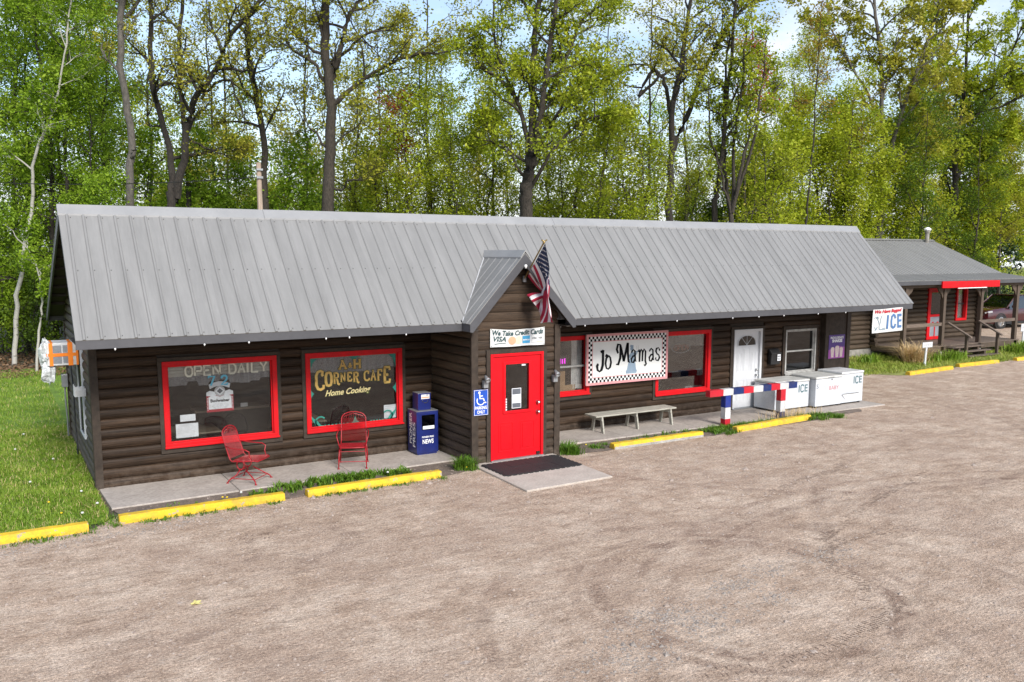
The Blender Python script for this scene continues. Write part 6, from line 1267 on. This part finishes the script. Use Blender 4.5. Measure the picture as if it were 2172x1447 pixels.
# --- the rest of the wood, kinds told apart by leaf colour
GR = 'trees of the wood behind the buildings'
sd = 100
def region(u):
    for lim, txt in ((-20, 'at the far left of the wood beside the lawn'), (90, 'behind the leaning birch'), (200, 'behind the cafe gable end'), (280, 'beside the tall grey trunk'), (450, 'around the forked oak'), (600, 'near the utility pole'), (790, 'beside the stout oak'), (900, 'under the long level oak limb'), (1010, 'between the stout oak and the fanning maple'), (1240, 'around the many-stemmed maple'), (1340, 'between the fanning maple and the crooked oak'), (1480, 'near the crooked oak'), (1640, 'by the cluster of thin stems'), (1800, 'over the right end of the cafe roof'), (1950, 'by the lichen-grey trunk'), (9999, 'behind the log cabin')):
        if u < lim: return txt
NM = {'leaf_bright': 'bright green broadleaf tree', 'leaf_yellow': 'yellow-green maple', 'leaf_olive': 'thin dark tree with sparse olive leaves', 'leaf_deep': 'dark green bushy tree', 'leaf_rust': 'tree with rusty orange new leaves', 'leaf_redbud': 'small tree with red new leaves'}
VAR = {}
def wood(u, D, h, lm, **k):
    global sd; sd += 1; key = (lm, repr(sorted(k.items()))); lst = VAR.setdefault(key, [])
    if len(lst) >= 3:      # a further tree of a kind already grown three times: a turned and scaled copy of its trunk and crown
        src, h0 = lst[sd % 3]; c = copy_tree(src); r3 = random.Random(sd); c.location = base_at(u, D); c.rotation_euler = (0, 0, r3.uniform(0, 6.28)); q = h/h0; c.scale = (q*r3.uniform(.9, 1.1), q*r3.uniform(.9, 1.1), q)
        c['label'] = ('tall ' if h > 12.4 else ('low ' if h < 8 else ''))+NM[lm]+' '+region(u); return
    lab = ('tall ' if h > 12.4 else ('low ' if h < 8 else ''))+NM[lm]+' '+region(u); lst.append((gen(sd, 'wood_tree', lab, u, D, h, k.pop('bark', 'bark_dark'), lm, GR, **k), h))
BR = dict(nl=36, kids=19, L=2.5, t0=.10, r0=.10, size=.082, spread=.20)
for u, D, h in ((-90, 33, 14), (-20, 34, 15), (55, 35, 13), (110, 34, 16), (165, 33, 15), (225, 35, 14), (20, 40, 18), (140, 40, 18), (255, 41, 17), (-60, 41, 18), (205, 32, 10), (90, 38, 16), (185, 39, 17)): wood(u, D, h, 'leaf_bright', **BR)
for u, D, h in ((320, 34, 8), (455, 33, 8), (640, 32, 7.5), (520, 36, 8), (250, 27, 6)): wood(u, D, h, 'leaf_bright', nl=24, kids=14, L=1.7, t0=.3, r0=.06, spread=.22, size=.10)
for u, D, h in ((800, 31, 7.6), (870, 29, 9), (925, 32, 11.5), (985, 29, 8.5), (1050, 33, 9), (1190, 31, 8), (1255, 29, 9.5), (1310, 31, 8.8), (1365, 28.5, 7.6), (1450, 33, 8.4), (1610, 30, 7.8), (1230, 34, 12), (960, 36, 12.5), (760, 35, 7.5), (1120, 36, 8)): wood(u, D, h, 'leaf_yellow', bark='bark', nl=19, kids=15, L=1.9, t0=.32, r0=.075, spread=.2, droop=.4, flat=1.1)
for u, D, h in ((455, 36, 15), (640, 36, 15), (755, 38, 14), (815, 36, 13), (1270, 37, 14), (1350, 36, 15), (1040, 38, 15), (1580, 36, 14), (1175, 39, 15), (900, 40, 16), (500, 39, 16), (330, 38, 16), (1450, 40, 15)): wood(u, D, h, 'leaf_olive', nl=11, kids=13, L=2.4, t0=.35, r0=.10)
for u, D, h in ((1660, 40, 11.9), (1720, 42, 13.1), (1780, 41, 11.2), (1690, 45, 15), (1920, 45, 11.2), (1960, 49, 11.2), (2060, 50, 11.8), (2120, 53, 13.3), (2180, 54, 15.4), (2090, 57, 18.2), (2230, 56, 19.6), (1830, 46, 10), (1900, 49, 16.2)): wood(u, D, h, 'leaf_olive' if u in (1720, 1960, 2120) else ('leaf_deep' if u in (1920, 2060) else 'leaf_yellow'), bark='bark', nl=28, kids=17, L=2.0, t0=.15 if u < 2080 else .32, r0=.085, spread=.22, droop=.3, flat=.9)
for u, D, h in ((330, 44, 6), (420, 45, 6.5), (480, 43, 6), (600, 44, 6.5), (665, 45, 6.2), (735, 44, 6), (790, 46, 6.8), (545, 46, 7), (380, 47, 7)): wood(u, D, h, 'leaf_bright' if u % 2 else 'leaf_yellow', nl=30, kids=15, L=2.0, t0=.08, r0=.06, spread=.26, size=.12)
for u, D, h in ((560, 41, 6), (380, 42, 6), (700, 42, 5.5), (1000, 41, 5.8), (1300, 42, 6), (1480, 41, 6), (850, 43, 5.5), (1150, 43, 5.5)): wood(u, D, h, 'leaf_deep', nl=26, kids=14, L=1.8, t0=.12, r0=.06, spread=.24, size=.11)
for u, D, h in ((1700, 36, 14), (1790, 42, 11)): wood(u, D, h, 'leaf_rust', nl=6, kids=9, L=1.5, t0=.66, r0=.07)
for u, D, h in ((1625, 38, 8.5), (1675, 40, 9.5), (1735, 41, 10), (1760, 45, 11), (1815, 44, 9.5), (1885, 48, 11), (1945, 50, 12), (1990, 54, 12), (2045, 53, 11.5), (2105, 56, 12.5), (2200, 56, 13), (1590, 40, 7.5), (1560, 42, 8), (1430, 43, 7)): wood(u, D, h, 'leaf_yellow', bark='bark', nl=34, kids=18, L=2.3, t0=.08 if u < 2080 else .36, r0=.085, spread=.26, size=.115, droop=.35, flat=.9)
for u, D, h in ((825, 33, 9.6), (1570, 35, 12)): wood(u, D, h, 'leaf_redbud', nl=10, kids=8, L=1.2, t0=.75, r0=.05)
for u, D, h in ((300, 50, 15), (360, 52, 12), (430, 53, 14), (500, 50, 10), (550, 52, 13), (620, 53, 12), (680, 50, 9.5), (740, 52, 14), (800, 53, 11), (870, 50, 12), (940, 53, 14), (1010, 50, 11), (1080, 52, 13), (1160, 53, 12), (1230, 50, 13), (1310, 52, 11), (1390, 51, 12), (1470, 53, 10), (1540, 51, 12), (1620, 53, 13)): wood(u, D, h, ('leaf_yellow', 'leaf_bright', 'leaf_olive')[(u//10) % 3], nl=15, kids=17, L=2.7, t0=.16, r0=.10, spread=.24, size=.12, droop=.2)
for u, D, h in ((2070, 140, 15), (2110, 150, 17), (2150, 138, 14), (2190, 150, 18), (2230, 140, 16)): wood(u, D, h, 'leaf_yellow', nl=24, kids=18, L=3.2, t0=.22, r0=.16, spread=.4, size=.3)
# undergrowth at the foot of the wood, left of the cafe
for i, (u, D, h) in enumerate(((-30, 33, 2.8), (0, 34.5, 3.2), (45, 33.5, 3.0), (75, 32, 3.4), (105, 33.5, 3.4), (125, 35, 3.8), (60, 37, 4.2), (15, 38, 4.4), (35, 35, 3.4), (90, 36, 4.0))):
    gen(300+i, 'woodland_shrub', 'low leafy shrub at the foot of the wood beside the lawn', u, D, h, 'bark_dark', 'leaf_deep' if i % 3 == 0 else 'leaf_bright', 'shrubs along the lawn edge', r0=.03, kids=12, L=1.0, nl=26, t0=.05, maxlev=2, nk=(6, 5, 4), spread=.16, size=.085, fork=2, up=.3)
# spruces behind the cabin
def spruce(u, D, h, sd_, label):
    T = Tree(sd_); T.tube([(0, 0, -.05), (0, 0, h*.5), (0, 0, h)], [.16, .09, .01], 7); lv = []; r = T.r
    for z in np.arange(.5, h, .28):
        ln = (1-z/h)*h*.27+.15
        for k in range(6):
            a = r.uniform(0, 6.28); d = np.array([math.cos(a), math.sin(a), -.18]); P = np.array([d*ln*q+np.array([0, 0, z-.15*ln*q*q]) for q in (0, .5, 1)]); T.tube(P, [.02, .012, .005], 3)
            m = int(26*ln)+6; q = r.uniform(.1, 1, m)[:, None]; T.leaf.append(P[0]*(1-q)+P[2]*q+r.normal(0, .10, (m, 3)))
    T.finish('spruce_tree', label, base_at(u, D), 0, 'bark_dark', 'needle', None, size=.16, flat=.2)
spruce(2052, 58, 10, 401, 'dark spruce behind the cabin roof beside the far parked trucks'); spruce(1985, 56, 9.5, 402, 'dark spruce half hidden behind the broad oak by the cabin'); spruce(2080, 62, 12, 403, 'taller dark spruce furthest behind the cabin roof')
# utility pole and cable
up_ = thing('utility_pole', 'short weathered wooden utility pole top rising behind the roof ridge', 'pole', (6.25, 12.33, 0)); MB().tube([(.06, 0, -.05), (.0, 0, 3.5), (-.02, 0, 6.85)], [.10, .09, .078], 10).build('pole', 'pole_wood', up_); B('insulator', 'gray_metal', up_, -.12, .08, -.13, -.08, 6.35, 6.42); B('insulator', 'gray_metal', up_, -.12, .08, -.13, -.08, 6.6, 6.66)
cbm = MB(); p0 = np.array((6.2, 12.25, 6.4)); p1 = np.array((-14, 24.0, 8.4)); cbm.tube([tuple(p0+(p1-p0)*t+np.array([0, 0, -1.0*4*t*(1-t)])) for t in np.linspace(0, 1, 20)], .014, 5); tag(cbm.build('overhead_cable', 'iron'), 'thin black overhead cable running from the utility pole into the wood', 'cable')

# ------------------------------------------------------------------ grass, weeds, stones
def blades(name, mt, label, cat, xy, h, w_, lean=.5, kind='stuff', z=0, seg=2):
    n = len(xy); r = np.random.default_rng(abs(hash(name)) % 1000 if 0 else len(xy)); a = r.uniform(0, 6.283, n); d = np.stack([np.cos(a), np.sin(a), 0*a], 1); s_ = np.stack([-np.sin(a), np.cos(a), 0*a], 1)*np.asarray(w_).reshape(-1, 1)*.5
    b = np.concatenate([xy, np.full((n, 1), z)], 1); hh = np.asarray(h).reshape(-1, 1); ln = (lean*r.uniform(.2, 1.2, n))[:, None]; m = b+d*hh*ln*.35+np.array([0, 0, 1])*hh*.6; t = b+d*hh*ln+np.array([0, 0, 1])*hh*(1-.25*ln)
    V = np.stack([b-s_, b+s_, m+s_*.8, m-s_*.8, t+s_*.15, t-s_*.15], 1).reshape(-1, 3); k = np.arange(n)[:, None]*6; F = np.concatenate([k+np.array([[0, 1, 2, 3]]), k+np.array([[3, 2, 4, 5]])])
    o = np_mesh(name, V, F, mt); tag(o, label, cat, kind=kind); return o
def pts_in(n, x0, x1, y0, y1, sd_): r = np.random.default_rng(sd_); return np.stack([r.uniform(x0, x1, n), r.uniform(y0, y1, n)], 1)
r = np.random.default_rng(21)
def clump(xy, amp): return .55+.45*np.sin(xy[:, 0]*2.3+np.sin(xy[:, 1]*1.7)*2)*np.sin(xy[:, 1]*2.1+np.sin(xy[:, 0]*1.3)*2)*amp
A = np.concatenate([pts_in(34000, -2.0, -.02, -2.0, 6.5, 1), pts_in(15000, -2.2, .0, 6, 17.5, 2), pts_in(12000, -8, -2.0, -2.2, 12, 3), pts_in(7000, -.35, .0, -1.6, 5.5, 4), pts_in(5000, .1, 3.2, 5.6, 18, 9)])
A = A[~((A[:, 1] < -1.9+.25*np.sin(A[:, 0]*5)) & (A[:, 0] > -.35))]
AD = A[::14]+.02; blades('lawn_straw', 'straw', 'pale dead stems scattered through the lawn', 'grass', AD, .06+.06*r.uniform(0, 1, len(AD)), .006, 1.1)
blades('lawn_grass', 'grass', 'bright green uncut lawn grass beside the log end wall', 'grass', A, (.035+.055*r.uniform(0, 1, len(A)))*(.6+.6*clump(A, 1)), .009+.006*r.uniform(0, 1, len(A)), .7)
A = np.concatenate([pts_in(16000, 19.7, 37, 2.3, 6.0, 5), pts_in(7000, 19.6, 28.4, 3, 8, 6)]); A = A[(A[:, 1] > 2.45) | (A[:, 0] > 24.6)]; A = A[~((A[:, 0] > 30.7) & (A[:, 0] < 33.3) & (A[:, 1] > 3.5))]
blades('verge_grass', 'grass_dry', 'mixed green and straw coloured grass before the cabin porch', 'grass', A, .05+.11*r.uniform(0, 1, len(A)), .020, .8)
e_ = np.array([.874, .486]); n_ = np.array([-.486, .874]); q = np.stack([r.uniform(68, 96, 9000), r.uniform(-12, 10, 9000)], 1); A = np.array([-1.35, -15.8])+q[:, :1]*e_+q[:, 1:]*n_
V_ = blades('bank_grass', 'grass_dry', 'tall straw coloured grass on the bank beyond the cabin', 'grass', A, .5+.5*r.uniform(0, 1, len(A)), .06, .6)
co = np.empty(len(V_.data.vertices)*3, np.float32); V_.data.vertices.foreach_get('co', co); co = co.reshape(-1, 6, 3); co[:, :, 2] += np.interp(q[:, 0], [66, 70, 75, 80, 86, 92, 98], [-.3, .15, .55, 1.0, 1.45, 1.8, 1.98])[:, None]; V_.data.vertices.foreach_set('co', co.ravel())
A = pts_in(14000, -9, 6, 16.0, 30, 8); blades('leaf_litter', 'litter', 'brown leaf litter on the floor of the wood', 'leaves', A, .06*np.ones(len(A)), .09, 2.5)
def weeds(name, label, boxes, sd_, n, hgt=.10, broad=.022, mt='weed'):
    r2 = np.random.default_rng(sd_); P = []
    for (x0, x1, y0, y1, k) in boxes:
        c_ = np.stack([r2.uniform(x0, x1, k), r2.uniform(y0, y1, k)], 1); P.append((c_[:, None]+r2.normal(0, .045, (k, n, 2))).reshape(-1, 2))
    P = np.concatenate(P); return blades(name, mt, label, 'weeds', P, hgt*r2.uniform(.35, 1.3, len(P)), broad*r2.uniform(.5, 1.3, len(P)), 1.0)
weeds('weed_strip', 'leafy green weeds along the walk edge before the CORNER CAFE window', [(2.75, 5.0, -1.75, -1.35, 34), (3.3, 4.7, -1.55, -1.3, 22), (2.2, 2.9, -1.9, -1.3, 6)], 31, 34, .11, .026)
weeds('weed_tuft', 'tall grassy weed tuft at the left foot of the entrance', [(5.85, 6.2, -2.0, -1.72, 11)], 32, 40, .24, .016)
weeds('weed_tuft', 'grassy weed tuft at the right foot of the entrance', [(8.32, 8.75, -1.95, -1.45, 16)], 33, 36, .20, .016)
weeds('weed_strip', 'weeds growing in the soil between the bench walk and the yellow block', [(9.2, 12.3, -1.72, -1.3, 34), (9.0, 9.5, -1.9, -1.6, 5)], 34, 22, .07, .016)
weeds('weed_strip', 'weedy grass around the striped rail posts', [(12.3, 16.3, -1.72, -1.42, 95), (15.4, 16.6, -2.05, -1.6, 30), (12.3, 13.0, -2.1, -1.7, 14)], 35, 30, .10, .014)
weeds('weed_fringe', 'sparse weeds at the foot of the yellow blocks left of the entrance', [(.0, 2.6, -2.32, -2.2, 26), (2.9, 5.5, -2.32, -2.2, 30), (-2.6, -.3, -2.5, -2.34, 40), (-.35, .1, -2.3, -1.6, 20), (.1, 2.6, -1.95, -1.45, 10)], 36, 16, .05, .014)
# dry stalks by the rail
A = np.random.default_rng(5).normal([15.3, -1.45], [.5, .10], (260, 2)); blades('dry_stalks', 'straw', 'thin dry grass stalks in front of the freezers', 'grass', A, .28, .006, .7)
# ornamental dry grass clump by the cabin, green clumps along its porch
A = np.random.default_rng(6).normal([27.9, 3.75], [.20, .16], (520, 2)); blades('dry_grass_clump', 'straw', 'large clump of dry tan ornamental grass before the cabin porch', 'grass clump', A, .35+.70*np.random.default_rng(7).uniform(0, 1, 520), .017, 1.55, kind=None)
for i, (x, y, n, hh) in enumerate(((26.3, 4.5, 150, .42), (25.3, 5.2, 90, .40), (28.9, 3.7, 200, .38), (29.9, 3.6, 190, .42), (30.3, 3.5, 120, .36), (34.5, 3.6, 260, .45), (35.2, 3.7, 280, .5), (36.1, 3.9, 240, .5), (24.3, 5.8, 70, .35))):
    rr = np.random.default_rng(60+i); A = rr.normal([x, y], [.19, .16], (n, 2)); o = blades('leafy_plant', 'grass', 'green strappy leaved plant growing along the cabin porch', 'plant', A, hh*rr.uniform(.5, 1.1, n), .04, .7, kind=None); o['group'] = 'plants along the cabin porch'
# dandelions
dl = MB().lathe([(0, .09), (.022, .085), (.024, .095), (.012, .105), (0, .106)], 8).mesh('flower', 'dandelion'); st_ = MB().tube([(0, 0, -.01), (.004, 0, .088)], .003, 4).mesh('stem', 'weed'); fl_ = MB().lathe([(0, .085), (.02, .09), (.028, .105), (.02, .122), (0, .128)], 8).mesh('seed_head', 'fluff')
for i, (x, y, y_) in enumerate(((-.62, -1.35, 1), (-.25, -.2, 0), (-.95, .9, 0), (-.5, 2.6, 0), (-.1, -1.1, 0), (-.75, -.6, 1), (1.68, -1.72, 1), (1.74, -1.76, 1), (2.0, -1.62, 0), (9.05, -1.55, 1), (4.6, -1.62, 0), (-1.1, 3.9, 0), (-.35, -1.55, 0), (6.02, -1.98, 1), (-.9, 5.5, 0))):
    t = thing('dandelion', 'yellow dandelion flower in the grass' if y_ else 'dandelion seed head standing in the grass', 'flower', (x, y, .0), 0, 'yellow dandelions' if y_ else 'dandelion seed heads'); t.scale = (.8,)*3
    link(bpy.data.objects.new('stem', st_), t); link(bpy.data.objects.new('flower' if y_ else 'seed_head', dl if y_ else fl_), t)
# loose stones on the lot
def stones(name, label, xy, size, mt, sd_):
    n = len(xy); r2 = np.random.default_rng(sd_); base = np.array([(1, 0, 0), (.2, .9, .1), (-1, .1, 0), (-.1, -.9, 0), (.05, 0, .75)]); a = r2.uniform(0, 6.283, n); ca, sa = np.cos(a), np.sin(a); s_ = size*r2.lognormal(0, .45, n)
    J = base[None]*(1+r2.normal(0, .22, (n, 5, 3))); J[:, :, 2] *= r2.uniform(.5, 1.2, n)[:, None]; X = (J[:, :, 0]*ca[:, None]-J[:, :, 1]*sa[:, None])*s_[:, None]+xy[:, :1]; Y = (J[:, :, 0]*sa[:, None]+J[:, :, 1]*ca[:, None])*s_[:, None]*.8+xy[:, 1:]; Z = J[:, :, 2]*s_[:, None]-.001
    V = np.stack([X, Y, Z], -1).reshape(-1, 3); k = np.arange(n)[:, None]*5; F = np.concatenate([k+np.array([[i, (i+1) % 4, 4]]) for i in range(4)]); tag(np_mesh(name, V, F, mt), label, 'stones', kind='stuff')
stones('loose_stones', 'small loose stones scattered over the gravel lot', np.concatenate([pts_in(26000, -2.5, 12, -12, -2.3, 41), pts_in(9000, 8, 24, -7, -1.9, 42), pts_in(2500, .2, 6.2, -2.15, -1.3, 43)]), .0085, 'pebble', 44)
stones('larger_stones', 'a few larger pebbles lying loose on the gravel lot', np.concatenate([pts_in(900, -2.5, 12, -12, -2.3, 51), pts_in(500, 8, 24, -7, -1.9, 52), pts_in(400, -1.5, 6, -2.9, -2.25, 53)]), .017, 'pebble', 54)
rr = np.random.default_rng(45); PC = []
for (x, y, sx, sy, n) in ((5.1, -9.05, .35, .22, 800), (6.2, -8.6, .22, .14, 350), (8.0, -8.45, .30, .2, 350), (6.3, -9.1, .18, .1, 200), (3.9, -9.4, .4, .25, 700), (.5, -2.6, .5, .15, 450), (6.9, -8.4, .2, .12, 250), (4.7, -8.75, .3, .15, 300), (-1.0, -2.75, .6, .15, 400)): PC.append(rr.normal([x, y], [sx, sy], (n, 2)))
stones('blue_stones', 'patches of blue-grey crushed stone on the gravel lot', np.concatenate(PC), .0105, 'pebble_blue', 46)
# tyre tracks: shallow tread marks pressed in the lot
def track(name, pts, w_, label):
    T = Tree(1); P = T.smooth([(x, y, 0) for x, y in pts], 14, 0); mb = MB(); d = np.gradient(P, axis=0); d /= np.linalg.norm(d, axis=1)[:, None]; n = np.stack([-d[:, 1], d[:, 0], 0*d[:, 0]], 1); r2 = random.Random(len(pts))
    ln = np.concatenate([[0], np.cumsum(np.linalg.norm(np.diff(P, axis=0), axis=1))]); s = 0
    while s < ln[-1]-.05:
        j = min(int(np.searchsorted(ln, s, 'right'))-1, len(P)-2); p = P[j]+(P[j+1]-P[j])*(s-ln[j])/max(ln[j+1]-ln[j], 1e-6)
        for k in range(3):
            if r2.random() < .55+.35*math.sin(s*1.7+k): continue
            a = (-.5+k/3+.03)*w_; b = (-.5+(k+1)/3-.03)*w_; q = [p+n[j]*a, p+n[j]*b, p+n[j]*b+d[j]*.014, p+n[j]*a+d[j]*.014]; mb.add([(x[0], x[1], .003) for x in q], [(0, 1, 2, 3)])
        s += .05
    o = mb.build(name, 'tread'); tag(o, kind='structure')
track('tyre_track', [(10.0, -8.3), (9.0, -8.15), (8.2, -8.3), (7.75, -8.8), (7.55, -9.4), (6.9, -9.9)], .2, ''); track('tyre_track', [(13.5, -6.4), (11.5, -6.9), (9.5, -7.6), (8.4, -8.0)], .2, ''); track('tyre_track', [(4.2, -10.0), (5.2, -10.3), (6.4, -10.2), (7.5, -9.9)], .2, '')
track('tyre_track', [(1.35, -3.5), (1.6, -3.75), (2.0, -3.85), (2.4, -3.75)], .25, ''); track('tyre_track', [(9.4, -6.0), (11.0, -5.6), (12.6, -5.3)], .2, '')
